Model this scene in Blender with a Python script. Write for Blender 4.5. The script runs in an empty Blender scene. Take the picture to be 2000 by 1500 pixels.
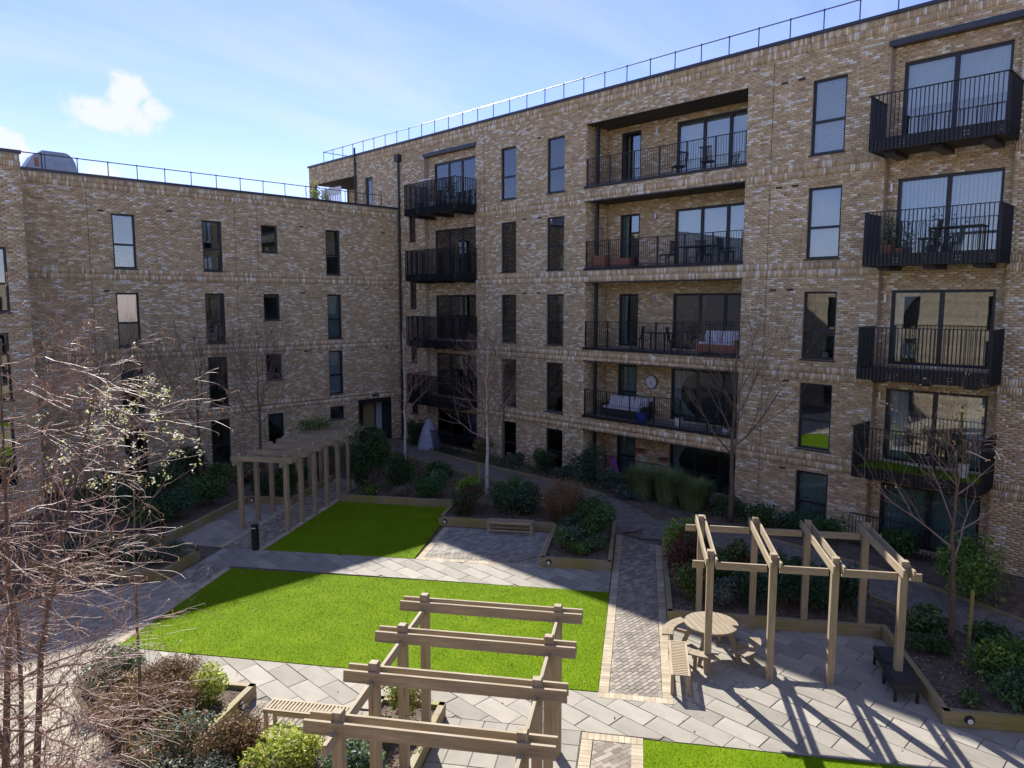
import bpy, math, random
import numpy as np
from mathutils import Vector, Matrix, noise as mnoise
R=math.radians
rng=random.Random(7)
sc=bpy.context.scene
COL=sc.collection
# ------------------------------------------------------------------ camera
PITCH=math.atan(160/1416.); AX=R(45.6); CAMH=7.8
cam=bpy.data.cameras.new('camera'); camo=bpy.data.objects.new('camera',cam); COL.objects.link(camo)
cam.sensor_width=36; cam.lens=36*1416/2000.; cam.clip_start=.05; cam.clip_end=2000
camo.location=(0,0,CAMH)
fwd=Vector((math.cos(AX),math.sin(AX),0)); fwd=Vector((fwd.x*math.cos(PITCH),fwd.y*math.cos(PITCH),-math.sin(PITCH)))
camo.rotation_euler=fwd.to_track_quat('-Z','Y').to_euler()
sc.camera=camo
# ------------------------------------------------------------------ world, sun, exposure
SUN=Vector((.568,1.154,1)).normalized()
EL=math.asin(SUN.z); AZ=math.atan2(SUN.x,SUN.y)
w=bpy.data.worlds.new('World'); sc.world=w; w.use_nodes=True
nt=w.node_tree; N=nt.nodes; L=nt.links; N.clear()
out=N.new('ShaderNodeOutputWorld'); bg=N.new('ShaderNodeBackground'); bg.inputs['Strength'].default_value=.10
sky=N.new('ShaderNodeTexSky'); sky.sky_type='NISHITA'; sky.sun_disc=False; sky.sun_elevation=EL; sky.sun_rotation=AZ
sky.altitude=50; sky.air_density=1.0; sky.dust_density=0.; sky.ozone_density=2.5
tc=N.new('ShaderNodeTexCoord'); sep=N.new('ShaderNodeSeparateXYZ'); L.new(tc.outputs['Generated'],sep.inputs[0])
def wmath(op,a,b=None,c=None):
    n=N.new('ShaderNodeMath'); n.operation=op
    for i,v in enumerate((a,b,c)):
        if v is None: continue
        if isinstance(v,(int,float)): n.inputs[i].default_value=v
        else: L.new(v,n.inputs[i])
    return n.outputs[0]
zz=wmath('ADD',wmath('MAXIMUM',sep.outputs['Z'],0.0),.12)
comb=N.new('ShaderNodeCombineXYZ')
L.new(wmath('DIVIDE',sep.outputs['X'],zz),comb.inputs[0]); L.new(wmath('DIVIDE',sep.outputs['Y'],zz),comb.inputs[1])
mp=N.new('ShaderNodeMapping'); mp.inputs['Rotation'].default_value=(0,0,R(25)); mp.inputs['Scale'].default_value=(.55,1.7,1)
L.new(comb.outputs[0],mp.inputs['Vector'])
ns=N.new('ShaderNodeTexNoise'); ns.inputs['Scale'].default_value=.9; ns.inputs['Detail'].default_value=7; ns.inputs['Roughness'].default_value=.55; ns.inputs['Distortion'].default_value=.6
L.new(mp.outputs[0],ns.inputs['Vector'])
cr=N.new('ShaderNodeMapRange'); cr.inputs['From Min'].default_value=.44; cr.inputs['From Max'].default_value=.80; cr.inputs['To Max'].default_value=.5
L.new(ns.outputs['Fac'],cr.inputs['Value'])
# one small cumulus low in the north-west
def pxdir(px,py):
    r=px-1000.; d=py-750.
    f=1416*math.cos(PITCH)-d*math.sin(PITCH); u=-d*math.cos(PITCH)-1416*math.sin(PITCH)
    return Vector((r*math.sin(AX)+f*math.cos(AX),-r*math.cos(AX)+f*math.sin(AX),u)).normalized()
n2=N.new('ShaderNodeTexNoise'); n2.inputs['Scale'].default_value=26; n2.inputs['Detail'].default_value=6; n2.inputs['Roughness'].default_value=.6
L.new(tc.outputs['Generated'],n2.inputs['Vector'])
cum=None
for (px,py,rad,fl) in ((228,222,.058,2.1),(300,218,.026,1.6),(170,228,.030,1.8),(240,190,.030,1.0),(5,268,.022,1.6),(195,335,.030,2.),(20,300,.03,2.)):
    c=pxdir(px,py)
    sb=N.new('ShaderNodeVectorMath'); sb.operation='SUBTRACT'; L.new(tc.outputs['Generated'],sb.inputs[0]); sb.inputs[1].default_value=c
    sx=N.new('ShaderNodeVectorMath'); sx.operation='MULTIPLY'; L.new(sb.outputs[0],sx.inputs[0]); sx.inputs[1].default_value=(1,1,fl)
    ln=N.new('ShaderNodeVectorMath'); ln.operation='LENGTH'; L.new(sx.outputs[0],ln.inputs[0])
    dd=wmath('ADD',wmath('DIVIDE',ln.outputs['Value'],rad),wmath('MULTIPLY',wmath('SUBTRACT',n2.outputs['Fac'],.5),2.6))
    mr=N.new('ShaderNodeMapRange'); mr.interpolation_type='SMOOTHSTEP'; mr.inputs['From Min'].default_value=1.05; mr.inputs['From Max'].default_value=.35; mr.inputs['To Min'].default_value=0; mr.inputs['To Max'].default_value=.9
    L.new(dd,mr.inputs['Value'])
    cum=mr.outputs[0] if cum is None else wmath('MAXIMUM',cum,mr.outputs[0])
fac=wmath('MAXIMUM',cr.outputs[0],cum)
mx=N.new('ShaderNodeMix'); mx.data_type='RGBA'
hs=N.new('ShaderNodeHueSaturation'); hs.inputs['Saturation'].default_value=1.0
L.new(sky.outputs[0],hs.inputs['Color'])
tn=N.new('ShaderNodeMix'); tn.data_type='RGBA'; tn.blend_type='MULTIPLY'; tn.inputs['Factor'].default_value=1; tn.inputs['B'].default_value=(.435,.385,.53,1); L.new(hs.outputs[0],tn.inputs['A'])
L.new(fac,mx.inputs['Factor']); L.new(tn.outputs['Result'],mx.inputs['A']); mx.inputs['B'].default_value=(2.5,2.55,2.7,1)
L.new(mx.outputs['Result'],bg.inputs['Color']); L.new(bg.outputs[0],out.inputs['Surface'])
sl=bpy.data.lights.new('sun','SUN'); sl.energy=2.45; sl.angle=R(.53); sl.color=(1,.95,.87)
so=bpy.data.objects.new('sun',sl); COL.objects.link(so); so.rotation_euler=(-SUN).to_track_quat('-Z','Y').to_euler(); so.location=(30,60,60)
vs=sc.view_settings; vs.view_transform='Standard'; vs.look='None'; vs.gamma=1; vs.use_curve_mapping=False; vs.exposure=1.95
sc.cycles.max_bounces=8; sc.cycles.transparent_max_bounces=16; sc.cycles.diffuse_bounces=4
# ------------------------------------------------------------------ materials
def newmat(name):
    m=bpy.data.materials.new(name); m.use_nodes=True; n=m.node_tree.nodes; b=n['Principled BSDF']; return m,n,m.node_tree.links,b
def ramp(n,l,src,stops):
    r=n.new('ShaderNodeValToRGB'); e=r.color_ramp.elements
    while len(e)>1: e.remove(e[-1])
    e[0].position=stops[0][0]; e[0].color=(*stops[0][1],1)
    for p,c in stops[1:]:
        x=e.new(p); x.color=(*c,1)
    l.new(src,r.inputs[0]); return r.outputs[0]
def tex(n,l,scale,detail=4,rough=.55,coord='Object',vscale=None,dist=0):
    t=n.new('ShaderNodeTexCoord'); x=n.new('ShaderNodeTexNoise'); x.inputs['Scale'].default_value=scale; x.inputs['Detail'].default_value=detail; x.inputs['Roughness'].default_value=rough; x.inputs['Distortion'].default_value=dist
    o=t.outputs[coord]
    if vscale:
        mpn=n.new('ShaderNodeMapping'); mpn.inputs['Scale'].default_value=vscale; l.new(o,mpn.inputs[0]); o=mpn.outputs[0]
    l.new(o,x.inputs['Vector']); return x.outputs['Fac']
def mixc(n,l,f,a,b,mode='MIX'):
    m=n.new('ShaderNodeMix'); m.data_type='RGBA'; m.blend_type=mode
    for s,v in (('Factor',f),('A',a),('B',b)):
        if isinstance(v,(int,float)): m.inputs[s].default_value=v
        elif isinstance(v,tuple): m.inputs[s].default_value=(*v,1)
        else: l.new(v,m.inputs[s])
    return m.outputs['Result']
def bump(n,l,b,h,strength=.3,dist=.01):
    x=n.new('ShaderNodeBump'); x.inputs['Strength'].default_value=strength; x.inputs['Distance'].default_value=dist; l.new(h,x.inputs['Height']); l.new(x.outputs[0],b.inputs['Normal'])
M={}
def simple(name,col,rough=.6,metal=0,var=.12,scale=6,bmp=0,coord='Object'):
    m,n,l,b=newmat(name); t=tex(n,l,scale,5,coord=coord)
    c0=tuple(x*(1-var) for x in col); c1=tuple(min(1,x*(1+var)) for x in col)
    l.new(ramp(n,l,t,[(.3,c0),(.7,c1)]),b.inputs['Base Color']); b.inputs['Roughness'].default_value=rough; b.inputs['Metallic'].default_value=metal
    if bmp: bump(n,l,b,tex(n,l,scale*8,4,coord=coord),bmp,.01)
    M[name]=m; return m
def attr_mat(name,rough=.8,smear=None,bmp=.3,bscale=60,transl=0,nvar=.25,nscale=9,spec=.3):
    m,n,l,b=newmat(name); a=n.new('ShaderNodeAttribute'); a.attribute_name='Col'; c=a.outputs['Color']
    t=tex(n,l,nscale,5)
    c=mixc(n,l,1.0,c,ramp(n,l,t,[(.25,(1-nvar,)*3),(.75,(1+nvar,)*3)]),'MULTIPLY')
    if smear:
        t2=tex(n,l,smear[0],5,.6,vscale=smear[2]); f=ramp(n,l,t2,[(smear[3],(0,0,0)),(smear[4],(1,1,1))])
        c=mixc(n,l,f,c,smear[1])
    l.new(c,b.inputs['Base Color']); b.inputs['Roughness'].default_value=rough; b.inputs['Specular IOR Level'].default_value=spec
    if bmp: bump(n,l,b,tex(n,l,bscale,4),bmp,.006)
    if transl:
        o=n['Material Output']; tr=n.new('ShaderNodeBsdfTranslucent'); l.new(c,tr.inputs['Color']); ms=n.new('ShaderNodeMixShader'); ms.inputs[0].default_value=transl
        l.new(b.outputs[0],ms.inputs[1]); l.new(tr.outputs[0],ms.inputs[2]); l.new(ms.outputs[0],o.inputs['Surface'])
    M[name]=m; return m
attr_mat('brick',.88,smear=(9,(.74,.68,.59),(1.2,1.2,3.0),.64,.78),bmp=.5,bscale=45)
attr_mat('paver',.85,bmp=.3,bscale=50,nvar=.2,nscale=3)
attr_mat('foliage',.5,bmp=0,transl=.3,nvar=.15,spec=.35)
attr_mat('leaf_litter',.8,bmp=0)
simple('mortar',(.40,.34,.265),.95,var=.15,bmp=.4)
simple('frame',(.026,.028,.034),.42,.2,var=.15)
simple('fin',(.022,.024,.029),.45,.2,var=.15)
simple('coping',(.05,.055,.07),.4,.3,var=.12,scale=2)
simple('render_dark',(.05,.045,.04),.8,var=.2)
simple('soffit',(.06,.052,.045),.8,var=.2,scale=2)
simple('room_wall',(.30,.28,.25),.9,var=.08)
simple('galv',(.22,.25,.29),.35,.8,var=.15,scale=3)
simple('curtain_white',(.72,.74,.75),.9,var=.05)
simple('curtain_teal',(.42,.52,.50),.9,var=.1)
simple('white_paint',(.75,.75,.74),.5,var=.05)
simple('black_plastic',(.018,.019,.02),.45,var=.2)
simple('charcoal_rattan',(.03,.032,.034),.6,var=.35,scale=40,bmp=.5)
simple('cushion',(.6,.6,.66),.9,var=.08)
simple('terracotta',(.33,.14,.08),.8,var=.2)
simple('blue_glaze',(.03,.07,.30),.3,var=.2)
simple('pink_plastic',(.38,.07,.33),.5,var=.15)
simple('lamp_glass',(.7,.72,.74),.25,var=.03)
simple('cover_cloth',(.33,.34,.40),.85,var=.2,scale=3)
simple('door_yellow',(.34,.25,.12),.45,var=.15,scale=2)
simple('door_grey',(.13,.16,.20),.45,var=.1)
simple('steel',(.55,.56,.58),.35,.9,var=.05)
simple('stone',(.34,.31,.27),.9,var=.25,scale=5,bmp=.5)
simple('soil',(.12,.088,.062),1,var=.5,scale=5,bmp=1.0)
simple('paving_bed',(.20,.18,.15),1,var=.25,scale=9,bmp=.3)
simple('bark',(.13,.095,.065),.8,var=.35,scale=14,bmp=.6)
simple('twig',(.30,.19,.145),.5,var=.35,scale=6)
simple('twig_grey',(.15,.115,.09),.6,var=.3,scale=6)
simple('stake',(.30,.26,.07),.85,var=.25)
simple('roof_felt',(.12,.12,.125),.9,var=.15)
simple('artwork',(.42,.33,.26),.7,var=.5,scale=14)
def slabmat():
    m,n,l,b=newmat('slab'); oi=n.new('ShaderNodeObjectInfo'); t=tex(n,l,1.7,6,.6); t2=tex(n,l,24,4)
    c=ramp(n,l,t,[(.25,(.25,.228,.185)),(.5,(.32,.293,.24)),(.75,(.37,.342,.283))])
    r=n.new('ShaderNodeMapRange'); r.inputs['To Min'].default_value=.76; r.inputs['To Max'].default_value=1.14; l.new(oi.outputs['Random'],r.inputs['Value'])
    c=mixc(n,l,1.,c,r.outputs[0],'MULTIPLY')
    st=tex(n,l,.55,5,.65,coord='Object'); c=mixc(n,l,ramp(n,l,st,[(.52,(0,0,0)),(.72,(.55,.55,.55))]),c,(.20,.185,.155))
    l.new(c,b.inputs['Base Color']); b.inputs['Roughness'].default_value=.82; bump(n,l,b,t2,.25,.004); M['slab']=m
slabmat()
def pavobj():
    m,n,l,b=newmat('paver_single'); oi=n.new('ShaderNodeObjectInfo'); t=tex(n,l,7,6,.6)
    c=ramp(n,l,oi.outputs['Random'],[(0,(.20,.17,.135)),(.35,(.27,.235,.19)),(.7,(.32,.285,.235)),(1,(.37,.325,.26))])
    c=mixc(n,l,1.,c,ramp(n,l,t,[(.25,(.78,)*3),(.75,(1.15,)*3)]),'MULTIPLY')
    l.new(c,b.inputs['Base Color']); b.inputs['Roughness'].default_value=.85; bump(n,l,b,tex(n,l,50,4),.3,.005); M['paver_single']=m
pavobj()
def lawnmat():
    m,n,l,b=newmat('lawn'); t=tex(n,l,1.3,6,.6); t2=tex(n,l,220,3); t3=tex(n,l,38,4,.7)
    c=ramp(n,l,t,[(.3,(.115,.20,.004)),(.55,(.145,.24,.005)),(.75,(.185,.275,.010))])
    c=mixc(n,l,.75,c,ramp(n,l,t3,[(.25,(.55,.55,.5)),(.7,(1.25,1.2,1.2))]),'MULTIPLY')
    l.new(c,b.inputs['Base Color']); b.inputs['Roughness'].default_value=.85; b.inputs['Specular IOR Level'].default_value=.04
    bump(n,l,b,t2,.35,.008); M['lawn']=m
lawnmat()
def woodmat(name,axis,green=0.,pale=1.):
    m,n,l,b=newmat(name); v=[22,22,22]; v[axis]=1.6
    t=tex(n,l,1,5,.6,vscale=tuple(v)); t2=tex(n,l,.9,4,.6)
    c=ramp(n,l,t,[(.22,(.13*pale,.095*pale,.06*pale)),(.42,(.31*pale,.24*pale,.155*pale)),(.6,(.39*pale,.31*pale,.215*pale)),(.78,(.48*pale,.40*pale,.30*pale))])
    c=mixc(n,l,ramp(n,l,t2,[(.4,(0,0,0)),(.7,(.4,.4,.4))]),c,(.33,.305,.26)); c=mixc(n,l,1.,c,(.98,.97,.90),'MULTIPLY')
    if green: c=mixc(n,l,ramp(n,l,tex(n,l,1.4,4,.6,vscale=(1,1,.6)),[(.40,(0,0,0)),(.62,(green,)*3)]),c,(.25,.225,.055))
    k=n.new('ShaderNodeTexVoronoi'); k.inputs['Scale'].default_value=2.3; tcx=n.new('ShaderNodeTexCoord'); l.new(tcx.outputs['Object'],k.inputs['Vector'])
    c=mixc(n,l,ramp(n,l,k.outputs['Distance'],[(.035,(.8,.8,.8)),(.06,(0,0,0))]),c,(.09,.06,.035))
    l.new(c,b.inputs['Base Color']); b.inputs['Roughness'].default_value=.75; bump(n,l,b,t,.35,.006); M[name]=m
for i,a in enumerate('xyz'): woodmat('wood_'+a,i); woodmat('sleeper_'+a,i,.85,.9); woodmat('teak_'+a,i,0,1.15); woodmat('grey_'+a,i,0,.8)
def birchmat():
    m,n,l,b=newmat('birch'); t=tex(n,l,1,5,.6,vscale=(9,9,22)); c=ramp(n,l,t,[(.40,(.62,.59,.53)),(.60,(.55,.50,.42)),(.66,(.06,.05,.04))])
    l.new(c,b.inputs['Base Color']); b.inputs['Roughness'].default_value=.6; M['birch']=m
birchmat()
def glassmat():
    m,n,l,b=newmat('glass'); o=n['Material Output']; n.remove(b)
    tr=n.new('ShaderNodeBsdfTransparent'); tr.inputs[0].default_value=(.80,.86,.86,1); gl=n.new('ShaderNodeBsdfGlossy'); gl.inputs['Roughness'].default_value=.012; gl.inputs['Color'].default_value=(.9,.95,1,1)
    fr=n.new('ShaderNodeFresnel'); fr.inputs['IOR'].default_value=1.5; mr=n.new('ShaderNodeMapRange'); mr.inputs['To Min'].default_value=.13; mr.inputs['To Max'].default_value=1; l.new(fr.outputs[0],mr.inputs['Value'])
    ms=n.new('ShaderNodeMixShader'); l.new(mr.outputs[0],ms.inputs[0]); l.new(tr.outputs[0],ms.inputs[1]); l.new(gl.outputs[0],ms.inputs[2])
    t=tex(n,l,.8,2); bp=n.new('ShaderNodeBump'); bp.inputs['Strength'].default_value=.05; bp.inputs['Distance'].default_value=.02; l.new(t,bp.inputs['Height']); l.new(bp.outputs[0],gl.inputs['Normal'])
    l.new(ms.outputs[0],o.inputs['Surface']); M['glass']=m
glassmat()
def bricktex(name,sc_=1.0,cols=((.50,.40,.28),(.38,.29,.20)),mort=(.3,.26,.21),rot=None,bw=.225,rh=.075):
    m,n,l,b=newmat(name); t=n.new('ShaderNodeTexCoord'); mpn=n.new('ShaderNodeMapping'); l.new(t.outputs['Object'],mpn.inputs[0])
    if rot: mpn.inputs['Rotation'].default_value=rot
    x=n.new('ShaderNodeTexBrick'); x.inputs['Scale'].default_value=1; x.inputs['Brick Width'].default_value=bw; x.inputs['Row Height'].default_value=rh; x.inputs['Mortar Size'].default_value=.006; x.inputs['Color1'].default_value=(*cols[0],1); x.inputs['Color2'].default_value=(*cols[1],1); x.inputs['Mortar'].default_value=(*mort,1)
    l.new(mpn.outputs[0],x.inputs['Vector']); c=mixc(n,l,1.,x.outputs['Color'],ramp(n,l,tex(n,l,4,5),[(.3,(.75,)*3),(.7,(1.3,)*3)]),'MULTIPLY')
    l.new(c,b.inputs['Base Color']); b.inputs['Roughness'].default_value=.9; bump(n,l,b,x.outputs['Fac'],-.4,.006); M[name]=m
bricktex('brick_far',rot=(R(90),0,R(90)))
bricktex('brick_far_x',rot=(R(90),0,0),cols=((.30,.235,.165),(.24,.185,.13)))
bricktex('path_brick',cols=((.20,.17,.14),(.15,.13,.105)),mort=(.11,.095,.08),bw=.2,rh=.1)
# ------------------------------------------------------------------ builders
def tag(o,label=None,cat=None,group=None,kind=None):
    if label: o['label']=label
    if cat: o['category']=cat
    if group: o['group']=group
    if kind: o['kind']=kind
    return o
def empty(name,loc=(0,0,0),rz=0.,label=None,cat=None,group=None):
    o=bpy.data.objects.new(name,None); COL.objects.link(o); o.location=loc; o.rotation_euler=(0,0,rz); o.empty_display_size=.2
    return tag(o,label,cat,group)
class MB:
    def __init__(s): s.v=[]; s.f=[]; s.c=[]
    def quad(s,a,b,c,d,col=None):
        i=len(s.v); s.v+=[a,b,c,d]; s.f.append((i,i+1,i+2,i+3)); 
        if col is not None: s.c+=[col]*4
        return s
    def hexa(s,p,col=None):  # 8 pts: bottom 4 ccw, top 4 ccw
        i=len(s.v); s.v+=[tuple(q) for q in p]
        s.f+=[(i+3,i+2,i+1,i),(i+4,i+5,i+6,i+7)]+[(i+k,i+(k+1)%4,i+4+(k+1)%4,i+4+k) for k in range(4)]
        if col is not None: s.c+=[col]*8
        return s
    def box(s,x0,x1,y0,y1,z0,z1,col=None):
        return s.hexa([(x0,y0,z0),(x1,y0,z0),(x1,y1,z0),(x0,y1,z0),(x0,y0,z1),(x1,y0,z1),(x1,y1,z1),(x0,y1,z1)],col)
    def prism(s,poly,z0,z1,col=None):
        n=len(poly); i=len(s.v)
        s.v+=[(x,y,z0) for x,y in poly]+[(x,y,z1) for x,y in poly]
        s.f+=[tuple(i+n+k for k in range(n)),tuple(i+n-1-k for k in range(n))]+[(i+k,i+(k+1)%n,i+n+(k+1)%n,i+n+k) for k in range(n)]
        if col is not None: s.c+=[col]*(2*n)
        return s
    def tube(s,pts,rad,n=6,col=None,cap=True):
        pts=[Vector(p) for p in pts]; rings=[]
        ref=Vector((.31,.17,.93))
        for k,p in enumerate(pts):
            t=(pts[min(k+1,len(pts)-1)]-pts[max(k-1,0)])
            if t.length<1e-7: t=Vector((0,0,1))
            t.normalize(); u=t.cross(ref)
            if u.length<.05: u=t.cross(Vector((1,0,0)))
            u.normalize(); v=t.cross(u); r=rad[k] if isinstance(rad,(list,tuple)) else rad
            i=len(s.v); rings.append(i)
            for j in range(n):
                a=2*math.pi*j/n; q=p+u*(math.cos(a)*r)+v*(math.sin(a)*r); s.v.append((q.x,q.y,q.z))
        for a,b in zip(rings[:-1],rings[1:]):
            for j in range(n): s.f.append((a+j,b+j,b+(j+1)%n,a+(j+1)%n))
        if cap: s.f.append(tuple(rings[0]+j for j in range(n))); s.f.append(tuple(rings[-1]+n-1-j for j in range(n)))
        if col is not None: s.c+=[col]*(n*len(pts))
        return s
    def build(s,name,mat,parent=None,smooth=False,loc=None,rz=None):
        me=bpy.data.meshes.new(name); me.from_pydata(s.v,[],s.f)
        if s.c and len(s.c)==len(s.v):
            ca=me.color_attributes.new('Col','FLOAT_COLOR','POINT'); ca.data.foreach_set('color',np.array([(*c[:3],1) for c in s.c],dtype=np.float32).ravel())
        if smooth: me.polygons.foreach_set('use_smooth',[True]*len(me.polygons))
        me.materials.append(M[mat] if isinstance(mat,str) else mat)
        o=bpy.data.objects.new(name,me); COL.objects.link(o)
        if parent: o.parent=parent
        if loc: o.location=loc
        if rz is not None: o.rotation_euler=(0,0,rz)
        return o
GA=R(35.4); cA,sA=math.cos(GA),math.sin(GA)
def P(a,b): return (a*cA+b*sA, a*sA-b*cA)     # courtyard grid -> world xy (a: away, b: right)
def AB(x,y): return (x*cA+y*sA, x*sA-y*cA)
XR=23.63; YL=32.97
def sstep(t): t=max(0,min(1,t)); return t*t*(3-2*t)
def hgt(x,y):
    d=min(XR-x,YL-y); return .30*sstep((5.0-d)/2.6)
def inpoly(p,poly):
    x,y=p; r=False; n=len(poly)
    for i in range(n):
        x1,y1=poly[i]; x2,y2=poly[(i+1)%n]
        if (y1>y)!=(y2>y) and x<(x2-x1)*(y-y1)/(y2-y1)+x1: r=not r
    return r
def clip(subj,rect):
    o=subj
    n=len(rect)
    for i in range(n):
        (ax,ay),(bx,by)=rect[i],rect[(i+1)%n]; inp=o; o=[]
        if not inp: break
        side=lambda p:(bx-ax)*(p[1]-ay)-(by-ay)*(p[0]-ax)
        for k in range(len(inp)):
            p,q=inp[k-1],inp[k]; sp,sq=side(p),side(q)
            if (sp>=0)!=(sq>=0):
                t=sp/(sp-sq); o.append((p[0]+t*(q[0]-p[0]),p[1]+t*(q[1]-p[1])))
            if sq>=0: o.append(q)
    return o
def area(p): return .5*sum(p[i-1][0]*p[i][1]-p[i][0]*p[i-1][1] for i in range(len(p)))
# ================================================================== GROUND
# soil and planting ground: fine grid that rises gently to the walls, with a wide flat sheet around it
mb=MB(); xs=[-260,-120,-40]+[ -12+.5*i for i in range(72)]+[24.2,40,120,260]; ys=[-260,-120,-40]+[-8+.5*i for i in range(83)]+[33.6,50,120,260]
for y in ys:
    for x in xs: mb.v.append((x,y,(hgt(x,y)-.012) if (x<23.7 and y<33.1) else .25 if False else -.012))
nx=len(xs)
for j in range(len(ys)-1):
    for i in range(nx-1): mb.f.append((j*nx+i,j*nx+i+1,(j+1)*nx+i+1,(j+1)*nx+i))
tag(mb.build('ground','soil',smooth=True),kind='structure')
# lawns: artificial turf mats
def lawn(poly): 
    mb=MB(); mb.prism([P(*q) for q in poly],-.005,.032)
    return tag(mb.build('lawn','lawn'),kind='structure')
LAWN1=[(13.86,-11.6),(13.86,-.74),(18.95,-.74),(18.78,-11.75)]
LAWN2=[(20.42,-11.62),(20.5,-6.72),(24.0,-6.86),(26.0,-6.95),(26.1,-11.62)]
LAWN3=[(12.38,.16),(4.,.16),(4.,9.5),(12.42,9.5)]
def turf(root,poly,dens,seed):
    r=np.random.RandomState(seed); pl=np.array([P(*q) for q in poly]); x0,y0=pl.min(0); x1,y1=pl.max(0); n=int((x1-x0)*(y1-y0)*dens)
    p=np.stack([r.uniform(x0,x1,n),r.uniform(y0,y1,n)],1); ins=np.zeros(n,bool); m=len(pl)
    for i in range(m):
        a,b=pl[i],pl[(i+1)%m]; c=(a[1]>p[:,1])!=(b[1]>p[:,1]); ins^=c&(p[:,0]<(b[0]-a[0])*(p[:,1]-a[1])/(b[1]-a[1]+1e-12)+a[0])
    p=p[ins]; n=len(p); an=r.uniform(0,6.283,n); w_=r.uniform(.003,.006,n); h=r.uniform(.012,.034,n); ln=r.normal(0,.014,(n,2))
    v=np.zeros((n,3,3),np.float32); v[:,0,0]=p[:,0]-np.cos(an)*w_; v[:,0,1]=p[:,1]-np.sin(an)*w_; v[:,1,0]=p[:,0]+np.cos(an)*w_; v[:,1,1]=p[:,1]+np.sin(an)*w_; v[:,:2,2]=.030
    v[:,2,0]=p[:,0]+ln[:,0]; v[:,2,1]=p[:,1]+ln[:,1]; v[:,2,2]=.032+h
    me=bpy.data.meshes.new('turf_pile'); me.vertices.add(n*3); me.vertices.foreach_set('co',v.ravel()); me.loops.add(n*3); me.loops.foreach_set('vertex_index',np.arange(n*3,dtype=np.int32)); me.polygons.add(n); me.polygons.foreach_set('loop_start',np.arange(0,n*3,3,dtype=np.int32)); me.polygons.foreach_set('loop_total',np.full(n,3,dtype=np.int32)); me.update(calc_edges=True)
    c=np.ones((n,3,4),np.float32); k=r.choice(4,n,p=[.46,.36,.15,.03]); pal=np.array([(.155,.235,.006),(.19,.27,.010),(.115,.185,.006),(.27,.30,.06)]); c[:,:,:3]=(pal[k]*r.uniform(.88,1.12,(n,1)))[:,None,:]
    ca=me.color_attributes.new('Col','FLOAT_COLOR','POINT'); ca.data.foreach_set('color',c.ravel()); me.materials.append(M['foliage']); o=bpy.data.objects.new('turf_pile',me); COL.objects.link(o); o.parent=root; tag(o,kind='stuff')
for q,dn in ((LAWN1,1500),(LAWN2,1100),(LAWN3[:1]+[(9.,.16),(9.,9.5)]+LAWN3[-1:],1500)): turf(lawn(q if area([P(*z) for z in q])>0 else q[::-1]),q,dn,len(q)+dn)
for q in (): lawn(q if area([P(*z) for z in q])>0 else q[::-1])
# paved areas ------------------------------------------------------------
def paving(name,poly,size,rot,mat,bond=.5,gap=.006,top=.02,single=None,origin=(0,0),palette=None,bed='paving_bed',maxsingle=260,cen=None):
    """poly in world xy; pieces laid at angle rot. One object per piece up to maxsingle (nearest the camera), the rest joined."""
    if area(poly)<0: poly=poly[::-1]
    mb=MB(); mb.prism(poly,-.008,.008); root=tag(mb.build(name,bed),kind='structure')
    c,s=math.cos(rot),math.sin(rot); loc=[((x-origin[0])*c+(y-origin[1])*s,-(x-origin[0])*s+(y-origin[1])*c) for x,y in poly]
    Lx,Ly=size; x0=min(p[0] for p in loc); x1=max(p[0] for p in loc); y0=min(p[1] for p in loc); y1=max(p[1] for p in loc)
    pcs=[]
    for j in range(int(y0//Ly)-1,int(y1//Ly)+2):
        off=(j%2)*bond*Lx
        for i in range(int(x0//Lx)-2,int(x1//Lx)+2):
            ax,ay=i*Lx+off+gap/2,j*Ly+gap/2; rect=[(ax,ay),(ax+Lx-gap,ay),(ax+Lx-gap,ay+Ly-gap),(ax,ay+Ly-gap)]
            if ax>x1 or ax+Lx<x0: continue
            full=all(inpoly(q,loc) for q in rect)
            pg=rect if full else clip(loc,rect)
            if len(pg)<3 or abs(area(pg))<.08*Lx*Ly: continue
            cx,cy=ax+Lx/2,ay+Ly/2; wx_,wy_=origin[0]+cx*c-cy*s,origin[1]+cx*s+cy*c
            pcs.append((math.hypot(wx_,wy_),full,pg,cx,cy,wx_,wy_))
    pcs.sort(key=lambda t:t[0])
    if single:
        base=MB(); hx,hy=(Lx-gap)/2,(Ly-gap)/2; e=min(.006,gap)
        base.hexa([(-hx,-hy,0),(hx,-hy,0),(hx,hy,0),(-hx,hy,0),(-hx+e,-hy+e,.013),(hx-e,-hy+e,.013),(hx-e,hy-e,.013),(-hx+e,hy-e,.013)])
        me=None
        for d,full,pg,cx,cy,wx_,wy_ in pcs[:maxsingle]:
            zz_=.0075+rng.uniform(-.002,.0025)+(top-.02)
            if full:
                if me is None: o=base.build(single,mat,root); me=o.data
                else: o=bpy.data.objects.new(single,me); COL.objects.link(o); o.parent=root
            else:
                m2=MB(); m2.prism([(x-cx,y-cy) for x,y in pg],0,.013); o=m2.build(single,mat,root)
            o.location=(wx_,wy_,zz_); o.rotation_euler=(rng.uniform(-.003,.003),rng.uniform(-.003,.003),rot)
        pcs=pcs[maxsingle:]
    if pcs:
        mb=MB(); r2=random.Random(3)
        for d,full,pg,cx,cy,wx_,wy_ in pcs:
            k=r2.choice(palette); v=r2.uniform(.85,1.15); h=top+r2.uniform(-.003,.003)
            mb.prism([(origin[0]+x*c-y*s,origin[1]+x*s+y*c) for x,y in pg],.004,h,tuple(q*v for q in k))
        tag(mb.build('pavers','paver',root),kind='stuff')
    return root
PAV=[(.20,.17,.135),(.26,.225,.18),(.31,.275,.225),(.24,.20,.155),(.35,.305,.245)]
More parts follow.
